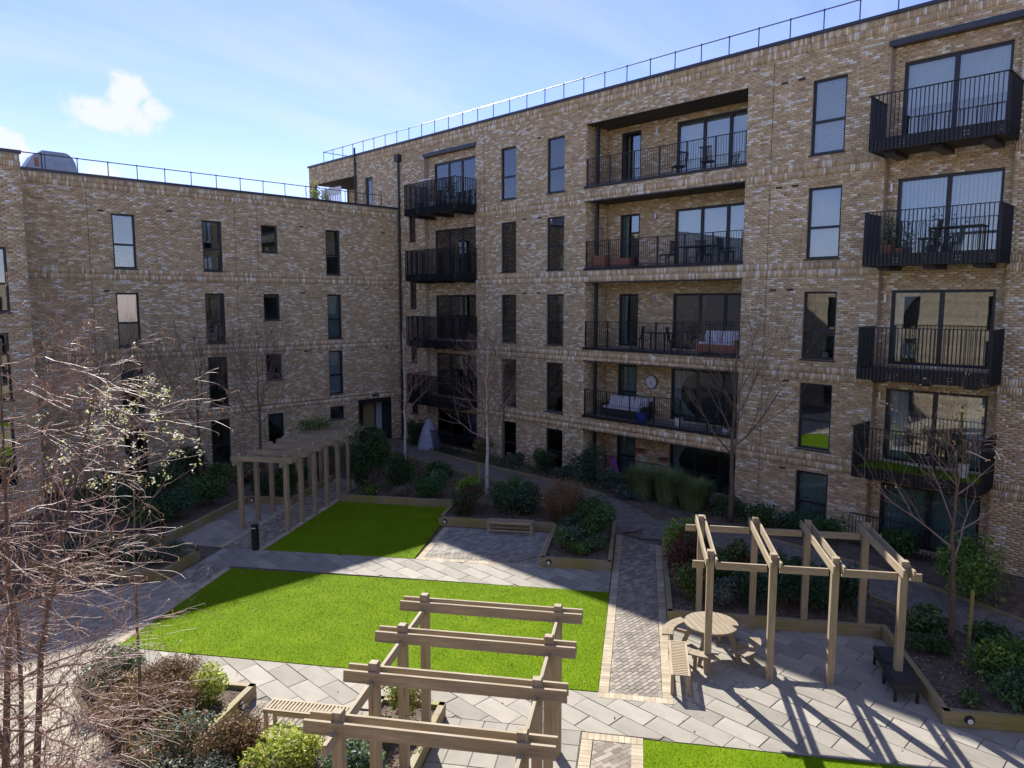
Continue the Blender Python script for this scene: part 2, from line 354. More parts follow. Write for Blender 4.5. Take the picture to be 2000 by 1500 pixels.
EDGE=[(.43,.36,.25),(.47,.40,.29),(.39,.325,.23),(.45,.37,.26)]
W=lambda pl:[P(*q) for q in pl]
# stone flag paths (900 x 450 flags laid on the building's axes)
paving('flag_path',W([(12.4,-11.3),(12.4,-7.45),(10.95+1.45,-7.45),(12.47,-4.77),(12.47,.72),(12.44,.16),(12.44,9.5),(13.82,9.5),(13.82,5.62),(17.40,5.62),(17.40,.74),(13.84,.74),(13.84,-11.3)]),(.9,.45),R(90),'slab',single='flagstone',gap=.012,origin=(.2,.1),palette=PAV)
paving('flag_path',W([(18.97,-13.0),(18.97,-.76),(20.55,-.76),(20.45,-13.0)]),(.9,.45),R(90),'slab',single='flagstone',gap=.012,origin=(.1,.3),palette=PAV)
paving('flag_path',W([(20.45,-15.0),(20.45,-13.25),(25.3,-13.25),(25.3,-15.0)]),(.9,.45),R(90),'slab',single='flagstone',gap=.012,origin=(.5,.2),palette=PAV)
paving('flag_path',W([(7.0,-3.5),(7.0,-.95),(12.46,-.95),(12.46,-3.5)]),(.45,.45),GA,'slab',bond=0,single='flagstone',gap=.012,origin=P(12.46,-.95),palette=PAV)
# block paved paths with a header edging
def edging(name,p0,p1,wid=.2,top=.024):
    (x0,y0),(x1,y1)=P(*p0),P(*p1); l=math.hypot(x1-x0,y1-y0); ux,uy=(x1-x0)/l,(y1-y0)/l; vx,vy=-uy,ux
    mb=MB(); r2=random.Random(5); n=int(l/.106)
    for i in range(n):
        s0=i*l/n+.003; s1=(i+1)*l/n-.003; k=r2.choice(EDGE); v=r2.uniform(.88,1.1)
        mb.prism([(x0+ux*a+vx*b,y0+uy*a+vy*b) for a,b in ((s0,0),(s1,0),(s1,wid),(s0,wid))],-.004,top+r2.uniform(-.002,.002),tuple(q*v for q in k))
    return tag(mb.build(name,'paver'),kind='structure')
paving('brick_path',W([(12.45+1.42,-.52),(13.87,.52),(24.4,.52),(24.4,-.52)]),(.2,.1),0,'paver_single',single='paver',palette=PAV,maxsingle=280)
for b0 in (-.73,.53): edging('path_edging',(24.4,b0),(13.87,b0))
edging('path_edging',(13.66,-.74),(13.66,.74))
paving('brick_path',W([(6.,-.72),(6.,-.04),(12.22,-.04),(12.22,-.72)]),(.2,.1),R(-10),'paver_single',single='paver',palette=PAV,maxsingle=200)
edging('path_edging',(12.235,-.94),(12.235,.155)); edging('path_edging',(12.22,-.935),(6,-.935)); edging('path_edging',(12.22,-.045),(6,-.045))
paving('patio',W([(20.66,-6.45),(20.66,-3.02),(23.72,-3.02),(23.72,-6.45)]),(.2,.1),R(0),'paver_single',single='paver',palette=[(.27,.25,.225),(.31,.285,.25),(.235,.22,.2),(.34,.315,.275)],maxsingle=150)
edging('path_edging',(20.46,-6.68),(20.46,-2.8)); edging('path_edging',(23.72,-6.66),(20.665,-6.66)); edging('path_edging',(23.72,-3.01),(20.665,-3.01))
paving('bench_bay',W([(10.98,-7.42),(10.98,-4.80),(12.38,-4.80),(12.38,-7.42)]),(.2,.1),GA,'paver_single',single='paver',palette=PAV,maxsingle=280)
LB=[P(17.6,-13.1),P(17.6,-11.85),P(13.9,-11.7),P(12.42,-11.35),(3.30,16.0),(3.28,4.),(-8,4.),(-8,20.),P(15.2,-16.5)]
paving('brick_path',LB,(.2,.1),R(-13),'paver_single',single='paver',palette=[(.36,.32,.255),(.41,.365,.29),(.32,.28,.22),(.44,.39,.31)],maxsingle=150)
paving('brick_path',W([(20.5,-13.05),(20.5,-11.86),(29.6,-11.86),(29.6,-13.05)]),(.2,.1),GA,'paver_single',palette=PAV)
edging('path_edging',(29.6,-11.85),(20.45,-11.85)); edging('path_edging',(29.6,-13.25),(20.45,-13.25)); edging('path_edging',(18.8,-11.97),(13.9,-11.82))
paving('brick_path',W([(17.6,-13.05),(17.6,-11.85),(18.95,-11.85),(18.95,-13.05)]),(.2,.1),GA,'paver_single',palette=PAV)
# perimeter path that climbs to the entrance
def strip(name,cl,wid,mat,lift=.006):
    mb=MB(); n=0
    pts=[]
    for (p,q) in zip(cl[:-1],cl[1:]):
        k=max(2,int(math.dist(p,q)/.4))
        for i in range(k): t=i/k; pts.append((p[0]+(q[0]-p[0])*t,p[1]+(q[1]-p[1])*t))
    pts.append(cl[-1])
    for _ in range(4): pts=[pts[0]]+[((pts[i-1][0]+2*pts[i][0]+pts[i+1][0])/4,(pts[i-1][1]+2*pts[i][1]+pts[i+1][1])/4) for i in range(1,len(pts)-1)]+[pts[-1]]
    L_,R_=[],[]
    for i,p in enumerate(pts):
        a=pts[max(i-1,0)]; b=pts[min(i+1,len(pts)-1)]; l=math.dist(a,b); ux,uy=(b[0]-a[0])/l,(b[1]-a[1])/l
        row=[]
        for j in range(5):
            o=(j/4-.5)*wid; x,y=p[0]-uy*o,p[1]+ux*o; mb.v.append((x,y,hgt(x,y)+lift+.012)); row.append((x,y))
        L_.append(row[0]); R_.append(row[-1])
    for i in range(len(pts)-1):
        for j in range(4): a=i*5+j; mb.f.append((a,a+5,a+6,a+1))
    o=tag(mb.build(name,mat),kind='structure')
    return o,L_,R_
def kerb(parent,line,h=.09,w_=.06):
    mb=MB()
    for p,q in zip(line[:-1],line[1:]):
        l=math.dist(p,q)
        if l<1e-4: continue
        ux,uy=(q[0]-p[0])/l,(q[1]-p[1])/l; vx,vy=-uy*w_/2,ux*w_/2
        z0,z1=hgt(*p),hgt(*q)
        mb.hexa([(p[0]-vx,p[1]-vy,z0-.05),(q[0]-vx,q[1]-vy,z1-.05),(q[0]+vx,q[1]+vy,z1-.05),(p[0]+vx,p[1]+vy,z0-.05),(p[0]-vx,p[1]-vy,z0+h),(q[0]-vx,q[1]-vy,z1+h),(q[0]+vx,q[1]+vy,z1+h),(p[0]+vx,p[1]+vy,z0+h)])
    return mb.build('timber_edge','sleeper_y',parent)
pc=P(24.2,0)
o,l_,r_=strip('ramp_path',[pc,P(25.2,-.3),(21.1,17.2),(21.3,19.5),(21.3,23),(21.25,26.5),(21.6,29.5),(22.0,32.8)],1.55,'path_brick'); kerb(o,l_[8:]); kerb(o,r_[10:])
o,l_,r_=strip('garden_path',[P(24.3,.2),(20.7,12.0),(20.6,9),(20.2,6.),(19.4,3.),(18.2,-1)],1.5,'path_brick',.009); kerb(o,l_[6:]); kerb(o,r_[6:])
# ================================================================== RAISED BEDS
def raised_bed(label,lines,soil,top=.30,w_=.12,soiltop=.22,lamp=None):
    """lines: list of polylines in grid (a,b) of sleeper walls; soil polygon in grid."""
    o0=P(*lines[0][0]); root=empty('raised_bed',(*o0,0),GA,label,'planter','timber sleeper raised beds')
    a0,b0=lines[0][0]
    T=lambda a,b:(a-a0,-(b-b0))
    r2=random.Random(hash(label)%1000 if False else len(label))
    for pl in lines:
        for (p,q) in zip(pl[:-1],pl[1:]):
            p,q=T(*p),T(*q); l=math.dist(p,q); ux,uy=(q[0]-p[0])/l,(q[1]-p[1])/l
            n=max(1,round(l/2.4)); ang=math.atan2(uy,ux)
            for course in range(2):
                zb=-.01+course*(top+.01)/2; zt=zb+(top+.01)/2-.004
                off=0 if course==0 else .5/n
                cuts=[0]+[ (i+off)/n for i in range(0 if off else 1,n)]+[1]
                for c0,c1 in zip(cuts[:-1],cuts[1:]):
                    s0=c0*l-(w_/2 if c0==0 else -.003); s1=c1*l+(w_/2-.004 if c1==1 else -.003)
                    mb=MB(); j=r2.uniform(-.004,.004); mb.box(s0,s1,-w_/2+j,w_/2+j,zb,zt)
                    s=mb.build('sleeper','sleeper_x',root); s.location=(p[0],p[1],0); s.rotation_euler=(0,0,ang)
    if soil:
        mb=MB(); pl=[T(*q) for q in soil]
        if area(pl)<0: pl=pl[::-1]
        mb.prism(pl,.0,soiltop); mb.build('soil_fill','soil',root)
    return root
raised_bed('U-shaped timber sleeper bed wrapped round the bench, beside foreground pergola',
  [[(12.30,-10.98),(12.42,-7.45),(10.93,-7.45),(10.93,-4.77),(12.44,-4.77),(12.44,-3.58),(6.0,-3.58)],[(12.30,-10.98),AB(3.54,8.0)]],
  [(12.25,-10.9),(12.36,-7.5),(10.88,-7.5),(10.88,-4.72),(12.38,-4.72),(12.38,-3.64),(6.0,-3.64),AB(3.6,8.0)])
raised_bed('L-shaped timber sleeper bed behind the slatted bench in the middle of the courtyard',
  [[(26.2,-6.86),(23.98,-6.86),(23.98,-2.78),(20.62,-2.78),(20.62,-.82),(24.6,-.82)]],
  [(26.2,-6.8),(24.04,-6.8),(24.04,-2.72),(20.68,-2.72),(20.68,-.88),(24.7,-.88),(26.2,-2.6)])
raised_bed('timber sleeper bed along the back of the right-hand pergola',
  [[(23.2,.80),(17.47,.80),(17.47,5.55)]],[(23.2,.86),(17.53,.86),(17.53,5.5),(20.4,5.5),(22.6,3.0)])
raised_bed('timber sleeper bed at far right with yellow-green shrubs',[[(17.47,5.68),(13.9,5.68),(13.9,9.5)]],[(17.47,5.74),(13.96,5.74),(13.96,9.5),(17.4,9.5)])
raised_bed('timber sleeper bed along the far edge of the shaded lawn',[[(26.16,-11.5),(26.16,-7.0)]],[(26.2,-11.5),(26.2,-7.0),(28.0,-7.6),(28.6,-11.5)])
raised_bed('timber sleeper bed left of the long pergola',[[(20.3,-18.0),(20.3,-15.06),(25.35,-15.06),(25.35,-13.2),(29,-13.2)]],[(20.36,-18.0),(20.36,-15.12),(25.41,-15.12),(25.41,-13.26),(29,-13.26),(29,-18)])
raised_bed('low timber sleeper bed with a clipped hedge at the left path',[[(17.6,-17.4),(17.6,-13.2),(19.3,-13.2),(19.3,-17.4)]],[(17.66,-17.4),(17.66,-13.26),(19.24,-13.26),(19.24,-17.4)])
# ================================================================== BUILDINGS
class Wall:
    """vertical wall plane; u along udir, d outward along n."""
    def __init__(s,o,ud,n): s.o=Vector((*o,0)); s.u=Vector((*ud,0)); s.n=Vector((*n,0)); s.flip=(s.u.cross(Vector((0,0,1)))).dot(s.n)<0
    def pt(s,u,z,d=0): q=s.o+s.u*u+s.n*d; return (q.x,q.y,z)
    def box(s,mb,u0,u1,z0,z1,d0,d1,col=None):
        p=[s.pt(u0,z0,d0),s.pt(u1,z0,d0),s.pt(u1,z0,d1),s.pt(u0,z0,d1),s.pt(u0,z1,d0),s.pt(u1,z1,d0),s.pt(u1,z1,d1),s.pt(u0,z1,d1)]
        if not s.flip: p=[p[3],p[2],p[1],p[0],p[7],p[6],p[5],p[4]]
        return mb.hexa(p,col)
BP=[((.55,.43,.285),38),((.50,.385,.25),34),((.45,.34,.225),14),((.60,.48,.33),18),((.74,.67,.56),13),((.82,.77,.68),6),((.38,.29,.20),3)]
BC=[c for c,k in BP for _ in range(k)]
def rect_minus(rs,op):
    a,b,c,d=op[:4]; o=[]
    for (u0,u1,z0,z1) in rs:
        if u1<=a or u0>=b or z1<=c or z0>=d: o.append((u0,u1,z0,z1)); continue
        if z0<c: o.append((u0,u1,z0,c))
        if z1>d: o.append((u0,u1,d,z1))
        zz0,zz1=max(z0,c),min(z1,d)
        if u0<a: o.append((u0,a,zz0,zz1))
        if u1>b: o.append((b,u1,zz0,zz1))
    return o
def brick_wall(parent,W_,u0,u1,z0,z1,ops,bands=(),seed=1,regions=None,back=True,depth=.1,only_stuff=False):
    """mortar sheet with openings (cells), reveals and proud bricks."""
    mb=MB(); us=sorted(set([u0,u1]+[min(max(v,u0),u1) for o in ops for v in o[:2]])); zs=sorted(set([z0,z1]+[min(max(v,z0),z1) for o in ops for v in o[2:4]]))
    inside=lambda u,z:any(o[0]<u<o[1] and o[2]<z<o[3] for o in ops)
    for i in range(len(us)-1):
        for j in range(len(zs)-1):
            if us[i+1]-us[i]<1e-5 or zs[j+1]-zs[j]<1e-5 or inside((us[i]+us[i+1])/2,(zs[j]+zs[j+1])/2): continue
            q=[W_.pt(us[i],zs[j]),W_.pt(us[i+1],zs[j]),W_.pt(us[i+1],zs[j+1]),W_.pt(us[i],zs[j+1])]
            mb.quad(*(q if not W_.flip else q[::-1]))
    for o in ops:   # reveals
        a,b,c,d=o[:4]; dp=o[4] if len(o)>4 else .14
        for q in ([(a,c,0),(a,d,0),(a,d,-dp),(a,c,-dp)],[(b,c,-dp),(b,d,-dp),(b,d,0),(b,c,0)],[(a,d,0),(b,d,0),(b,d,-dp),(a,d,-dp)],[(a,c,-dp),(b,c,-dp),(b,c,0),(a,c,0)]):
            mb.quad(*[W_.pt(*t) for t in q])
    wall=mb.build('wall','mortar',parent)
    r2=random.Random(seed); nr=np.random.RandomState(seed)
    rects=[]
    def lay(ua,ub,za,zb):
        n=int(round((zb-za)/.075)); ch=(zb-za)/max(1,n)
        for k in range(n):
            off=(.1125 if (k+int(za*10))%2 else 0)
            i0=math.floor((ua-off)/.225); u=off+i0*.225
            while u<ub:
                p,q=max(u+.005,ua),min(u+.22,ub)
                if q-p>.03: rects.append((p,q,za+k*ch+.005,za+(k+1)*ch-.005,0))
                u+=.225
    def soldier(ua,ub,za,zb):
        n=2; ch=(zb-za)/n
        for k in range(n):
            i0=math.floor(ua/.075)
            u=i0*.075+(.0375 if k else 0)
            while u<ub:
                p,q=max(u+.005,ua),min(u+.07,ub)
                if q-p>.02: rects.append((p,q,za+k*ch+.005,za+(k+1)*ch-.005,.004 if k else .012))
                u+=.075
    for (ua,ub,za,zb) in (regions or [(u0,u1,z0,z1)]):
        bs=sorted([b for b in bands if b[0]<zb and b[1]>za])
        cz=za
        for b in bs:
            if b[0]>cz: lay(ua,ub,cz,b[0])
            soldier(ua,ub,max(b[0],za),min(b[1],zb)); cz=min(b[1],zb)
        if cz<zb: lay(ua,ub,cz,zb)
    V=[];C=[];cnt=0
    for (p,q,a,b,ex) in rects:
        rs=[(p,q,a,b)]
        for o in ops:
            if p<o[1] and q>o[0] and a<o[3] and b>o[2]: rs=rect_minus(rs,o)
        if not rs: continue
        col=r2.choice(BC)
        # paler bricks come in drifts
        if mnoise.noise(Vector((p*.9,a*2.2,seed*7.3)))>.15 and r2.random()<.14: col=r2.choice([(.76,.69,.58),(.83,.78,.69),(.66,.56,.44)])
        v=r2.uniform(.88,1.12); col=(min(.85,col[0]*v*1.14),min(.8,col[1]*v*1.10),col[2]*v*r2.uniform(.92,1.02)); d=.006+ex+r2.uniform(0,.004)
        for (p1,q1,a1,b1) in rs:
            if q1-p1<.012 or b1-a1<.012: continue
            V.append((p1,q1,a1,b1,d)); C.append(col)
    A=np.array(V); n=len(A)
    # vertices: front 4, back 4
    uu=np.stack([A[:,0],A[:,1],A[:,1],A[:,0]]*2,1); zz_=np.stack([A[:,2],A[:,2],A[:,3],A[:,3]]*2,1)
    dd=np.concatenate([np.repeat(A[:,4:5],4,1),np.zeros((n,4))],1)
    o=np.array(W_.o); u_=np.array(W_.u); nn=np.array(W_.n)
    pts=o[None,None]+uu[...,None]*u_+dd[...,None]*nn; pts[...,2]=zz_
    pts=pts.reshape(-1,3).astype(np.float32)
    fq=np.array([(0,1,2,3),(0,4,5,1),(1,5,6,2),(2,6,7,3),(3,7,4,0)]); 
    if W_.flip: fq=fq[:,::-1]
    faces=(fq[None]+8*np.arange(n)[:,None,None]).reshape(-1)
    me=bpy.data.meshes.new('brickwork'); me.vertices.add(n*8); me.vertices.foreach_set('co',pts.ravel())
    me.loops.add(n*20); me.loops.foreach_set('vertex_index',faces.astype(np.int32)); me.polygons.add(n*5); me.polygons.foreach_set('loop_start',np.arange(0,n*20,4,dtype=np.int32)); me.polygons.foreach_set('loop_total',np.full(n*5,4,dtype=np.int32))
    me.update(calc_edges=True)
    cc=np.ones((n,8,4),np.float32); cc[:,:,:3]=np.array(C)[:,None,:]
    ca=me.color_attributes.new('Col','FLOAT_COLOR','POINT'); ca.data.foreach_set('color',cc.ravel())
    me.materials.append(M['brick']); ob=bpy.data.objects.new('brickwork',me); COL.objects.link(ob); ob.parent=wall; tag(ob,kind='stuff')
    return wall
def room(parent,W_,u0,u1,z0,z1,d0,dp=2.6):
    mb=MB(); a,b=u0-.25,u1+.25; c,d=z0-.02,z1+.12; e0,e1=d0,d0-dp
    p=[W_.pt(a,c,e0),W_.pt(b,c,e0),W_.pt(b,c,e1),W_.pt(a,c,e1),W_.pt(a,d,e0),W_.pt(b,d,e0),W_.pt(b,d,e1),W_.pt(a,d,e1)]
    for q in ((0,1,2,3),(4,5,6,7),(1,2,6,5),(0,3,7,4),(2,3,7,6)): mb.quad(*[p[i] for i in q])
    return mb.build('interior','room_wall',parent)
def drape(parent,W_,u0,u1,z0,z1,d,mat,fold=.05,amp=.022,taper=0.,name='curtain'):
    mb=MB(); n=max(6,int((u1-u0)/fold)*4); rows=6
    for j in range(rows+1):
        t=j/rows; z=z0+(z1-z0)*t; sh=taper*(1-(2*t-1)**2)
        for i in range(n+1):
            s=i/n; u=u0+(u1-u0)*(s*(1-sh) if taper>=0 else 1-(1-s)*(1+sh)); mb.v.append(W_.pt(u,z,d+amp*math.sin(s*n/4*2*math.pi)+amp*.5*math.sin(s*17+t)))
    for j in range(rows):
        for i in range(n): a=j*(n+1)+i; mb.f.append((a,a+1,a+n+2,a+n+1))
    return mb.build(name,mat,parent,smooth=True)
def window(parent,W_,u0,u1,z0,z1,kind='casement',d=-.075,dress=None,fr=.07,sill=True,base=0.,name='window',handle=False):
    """frame is the part; panes, transom, sill, interior and dressings hang below it."""
    mb=MB(); t=.07
    bx=lambda a,b,c,e,q0=d-t,q1=d: W_.box(mb,a,b,c,e,q0,q1)
    D=base+d
    bx=lambda a,b,c,e: W_.box(mb,a,b,c,e,D-t,D)
    bx(u0,u0+fr,z0,z1); bx(u1-fr,u1,z0,z1); bx(u0+fr,u1-fr,z1-fr,z1); bx(u0+fr,u1-fr,z0,z0+fr)
    cells=[]
    if kind=='casement':
        zt=z0+.44*(z1-z0); bx(u0+fr,u1-fr,zt-.04,zt+.04); cells=[(u0+fr,u1-fr,z0+fr,zt-.04),(u0+fr,u1-fr,zt+.04,z1-fr)]
    elif kind=='small': cells=[(u0+fr,u1-fr,z0+fr,z1-fr)]
    elif kind.startswith('slider'):
        n=int(kind[-1]); w_=(u1-u0-2*fr)/n
        for i in range(1,n): bx(u0+fr+i*w_-.06,u0+fr+i*w_+.06,z0+fr,z1-fr)
        cells=[(u0+fr+i*w_+(.06 if i else 0),u0+fr+(i+1)*w_-(.06 if i<n-1 else 0),z0+fr,z1-fr) for i in range(n)]
    f=mb.build(name,'frame',parent)
    for (a,b,c,e) in cells:
        m2=MB(); W_.box(m2,a-.01,b+.01,c-.01,e+.01,D-.045,D-.035); m2.build('pane','glass',f)
    if sill:
        m2=MB(); W_.box(m2,u0-.05,u1+.05,z0-.045,z0-.004,base-.10,base+.035); m2.build('sill','frame',f)
    room(f,W_,u0,u1,z0,z1,D-t-.004)
    dd=D-t-.10; w_=u1-u0
    if dress=='sheer': drape(f,W_,u0+.02,u1-.02,z0+.03,z1-.02,dd,'curtain_white')
    elif dress=='side': drape(f,W_,u1-.36*w_,u1-.02,z0+.03,z1-.02,dd,'curtain_teal',.06,.025,.25 if not W_.flip else -.25)
    elif dress=='sides': drape(f,W_,u1-.22*w_,u1-.02,z0+.03,z1-.02,dd,'curtain_white',.06,.025); drape(f,W_,u0+.02,u0+.2*w_,z0+.03,z1-.02,dd,'curtain_white',.06,.025)
    elif dress=='tied': drape(f,W_,u1-.30*w_,u1-.02,z0+.2,z1-.02,dd,'curtain_white',.06,.025,-.7)
    elif dress=='teal': drape(f,W_,u0+.02,u1-.02,z0+.03,z1-.02,dd,'curtain_teal',.08,.02)
    elif dress=='blind':
        m2=MB(); k=int((z1-z0)/.05)
        for i in range(k): W_.box(m2,u0+.03,u1-.03,z0+.04+i*.05,z0+.068+i*.05,dd-.01,dd+.012)
        m2.build('blind','curtain_white',f)
    elif dress=='vblind':
        m2=MB(); k=int(w_/.11)
        for i in range(k): W_.box(m2,u0+.03+i*.11,u0+.115+i*.11,z0+.05,z1-.03,dd-.004-.015*(i%2),dd+.004-.015*(i%2))
        m2.build('blind','curtain_white',f)
    elif dress=='half': drape(f,W_,u0+.02,u1-.02,z0+.45*(z1-z0),z1-.02,dd,'curtain_white')
    elif dress=='shelf':
        m2=MB()
        for zz_ in (.15,.38,.6): W_.box(m2,u0+.12,u0+.55,z0+zz_,z0+zz_+.04,dd-.3,dd)
        for uu in (.12,.51): W_.box(m2,u0+uu,u0+uu+.04,z0+.1,z0+.8,dd-.3,dd)
        m2.build('shelf','white_paint',f)
    elif dress=='plant':
        m2=MB(); r2=random.Random(int(u0*100)); 
        W_.box(m2,u0+.3,u0+.46,z0+.08,z0+.24,dd-.16,dd,(.6,.58,.55))
        for _ in range(60): 
            uu=u0+.38+r2.gauss(0,.13); zz_=z0+.34+abs(r2.gauss(0,.16)); q=r2.uniform(.02,.05); W_.box(m2,uu-q,uu+q,zz_-q,zz_+q,dd-.08-q*.2,dd-.08+q*.2,(.05,.12,.03))
        m2.build('potted_plant','foliage',f)
    return f
BLD_R=empty('apartment_block',(XR,20,0),0,'five-storey brick apartment block with dark metal balconies along the right side','building')
BLD_L=empty('apartment_block',(14,YL,0),0,'four-storey brick apartment block closing the far side of the courtyard','building')
BLD_S=empty('apartment_block',(2,30,0),0,'narrow slice of brick stair block at the left edge of the view','building')
for b_ in (BLD_R,BLD_L,BLD_S): b_.location=(0,0,0)
WR=Wall((XR,0),(0,1),(-1,0)); WL=Wall((0,YL),(1,0),(0,-1)); WS=Wall((0,30.0),(1,0),(0,-1))
ROWS=[(.32,2.18),(2.95,5.14),(5.93,8.14),(9.19,11.45),(12.48,14.79)]
BANDS=[(2.33,2.79),(5.25,5.71),(8.62,9.10),(11.80,12.28),(15.70,16.17)]
LOG=[(.30,2.39),(2.97,5.35),(5.86,8.63),(9.16,11.94),(12.50,15.02)]
opsR=[]
for (a,b) in ROWS:
    for (u0,u1) in ((9.36,10.43),(20.95,21.96),(23.86,24.86)): opsR.append((u0,u1,a,b))
for (z0,z1) in ((11.0,12.33),(7.46,8.9),(4.55,5.95),(1.75,3.0)): opsR.append((31.42,32.02,z0,z1))
for (a,b) in LOG: opsR.append((12.65,19.80,a,b,.001))
opsR.append((4.85,8.13,.2,15.28,.24)); opsR.append((26.62,30.62,.2,15.2,.24))
TER=(36.95,41.95,12.9,15.06,.001); opsR.append(TER); opsR.append((35.33,36.10,12.9,14.82))
brick_wall(BLD_R,WR,-6,42.4,0,16.2,opsR,BANDS,1,regions=[(1.0,YL,.2,16.17),(YL,42.4,12.4,16.17)])
r2=random.Random(11)
DRE={0:['teal','side','teal'],1:[None,'teal','side'],2:['plant','side','side'],3:['sheer','side','side'],4:['blind','sheer','sheer']}
for ri,(a,b) in enumerate(ROWS):
    for ci,(u0,u1) in enumerate(((9.36,10.43),(20.95,21.96),(23.86,24.86))): window(BLD_R,WR,u0,u1,a,b,'casement',dress=DRE[ri][ci])
for (z0,z1) in ((11.0,12.33),(7.46,8.9),(4.55,5.95),(1.75,3.0)): window(BLD_R,WR,31.42,32.02,z0,z1,'casement',dress='teal')
window(BLD_R,WR,35.33,36.10,12.9,14.82,'small',name='roof_door',sill=False,fr=.16)
# recessed bays behind the projecting balconies
for (u0,u1,zt,wu0,wu1,kind,dr) in ((4.85,8.13,15.28,5.10,7.82,'slider2',['teal','sides','tied','vblind','half']),(26.62,30.62,15.2,26.85,30.08,'slider3',['teal','side','side','teal',None])):
    wb=Wall((XR+.24,0),(0,1),(-1,0)); wops=[(wu0,wu1,a-.02,b+.02) for a,b in ROWS]
    brick_wall(BLD_R,wb,u0,u1,.2,zt,wops,[(2.0,2.01)][:0],int(u0)+3)
    for ri,(a,b) in enumerate(ROWS): window(BLD_R,wb,wu0,wu1,a-.02,b+.02,kind,d=-.06,dress=dr[ri],fr=.085,sill=False)
    mb=MB(); WR.box(mb,u0-.06,u1+.06,zt-.005,zt+.16,-.24,.05); mb.build('lintel','coping',BLD_R)
    # lamps beside the doors
    for a,b in ROWS[:4]:
        mb=MB(); wb.box(mb,wu1+.12,wu1+.18,b-.35,b-.1,.02,.09); mb.build('wall_lamp','steel',BLD_R)
def balcony(u0,u1,zb,name='balcony',pr=1.33):
    """fin balustrade balcony projecting from the right block"""
    ztop=zb+1.52; floor=zb+.30
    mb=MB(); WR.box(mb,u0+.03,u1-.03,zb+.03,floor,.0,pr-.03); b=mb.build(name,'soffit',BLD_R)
    mb=MB()
    for i in range(3): mb=MB(); WR.box(mb,u0+.3+i*(u1-u0-.9)/2,u0+.6+i*(u1-u0-.9)/2,zb-.10,zb+.028,-.15,pr-.35); mb.build('bracket','fin',b)
    mb=MB(); WR.box(mb,u0,u1,zb,zb+.34,pr-.028,pr-.008); WR.box(mb,u0,u0+.02,zb,zb+.34,0,pr-.03); WR.box(mb,u1-.02,u1,zb,zb+.34,0,pr-.03); mb.build('fascia','fin',b)
    mb=MB(); n=int((u1-u0)/.105); st=(u1-u0-.012)/n
    for i in range(n+1): WR.box(mb,u0+i*st,u0+i*st+.012,zb+.012,ztop,pr-.006,pr+.046)
    m=int((pr-.05)/.105); s2=(pr-.05)/m
    for ue in (u0,u1):
        dn=-1 if ue==u0 else 1
        for i in range(m): a,b_=sorted((ue+dn*.002,ue+dn*.05)); WR.box(mb,a,b_,zb+.012,ztop,.02+i*s2,.032+i*s2)
    mb.build('balusters','fin',b)
    mb=MB(); WR.box(mb,u0-.055,u1+.055,ztop,ztop+.022,pr-.012,pr+.052); WR.box(mb,u0-.055,u0+.01,ztop,ztop+.022,0,pr-.014); WR.box(mb,u1-.01,u1+.055,ztop,ztop+.022,0,pr-.014); mb.build('handrail','fin',b)
    mb=MB(); 
    for i in range(5):
        uc=u0+.10+i*(u1-u0-.2)/4
        for du in ((-.045,.045) if 0<i<4 else (0,)):
            for dz in (.10,.19): WR.box(mb,uc+du-.011,uc+du+.011,zb+dz,zb+dz+.022,pr-.007,pr+.0)
    mb.build('bolt','white_paint',b)
    return b
for k,zb in enumerate((2.58,5.53,8.83,12.08)): 
    balcony(4.83,8.14,zb); balcony(26.6,30.5,zb+.02)
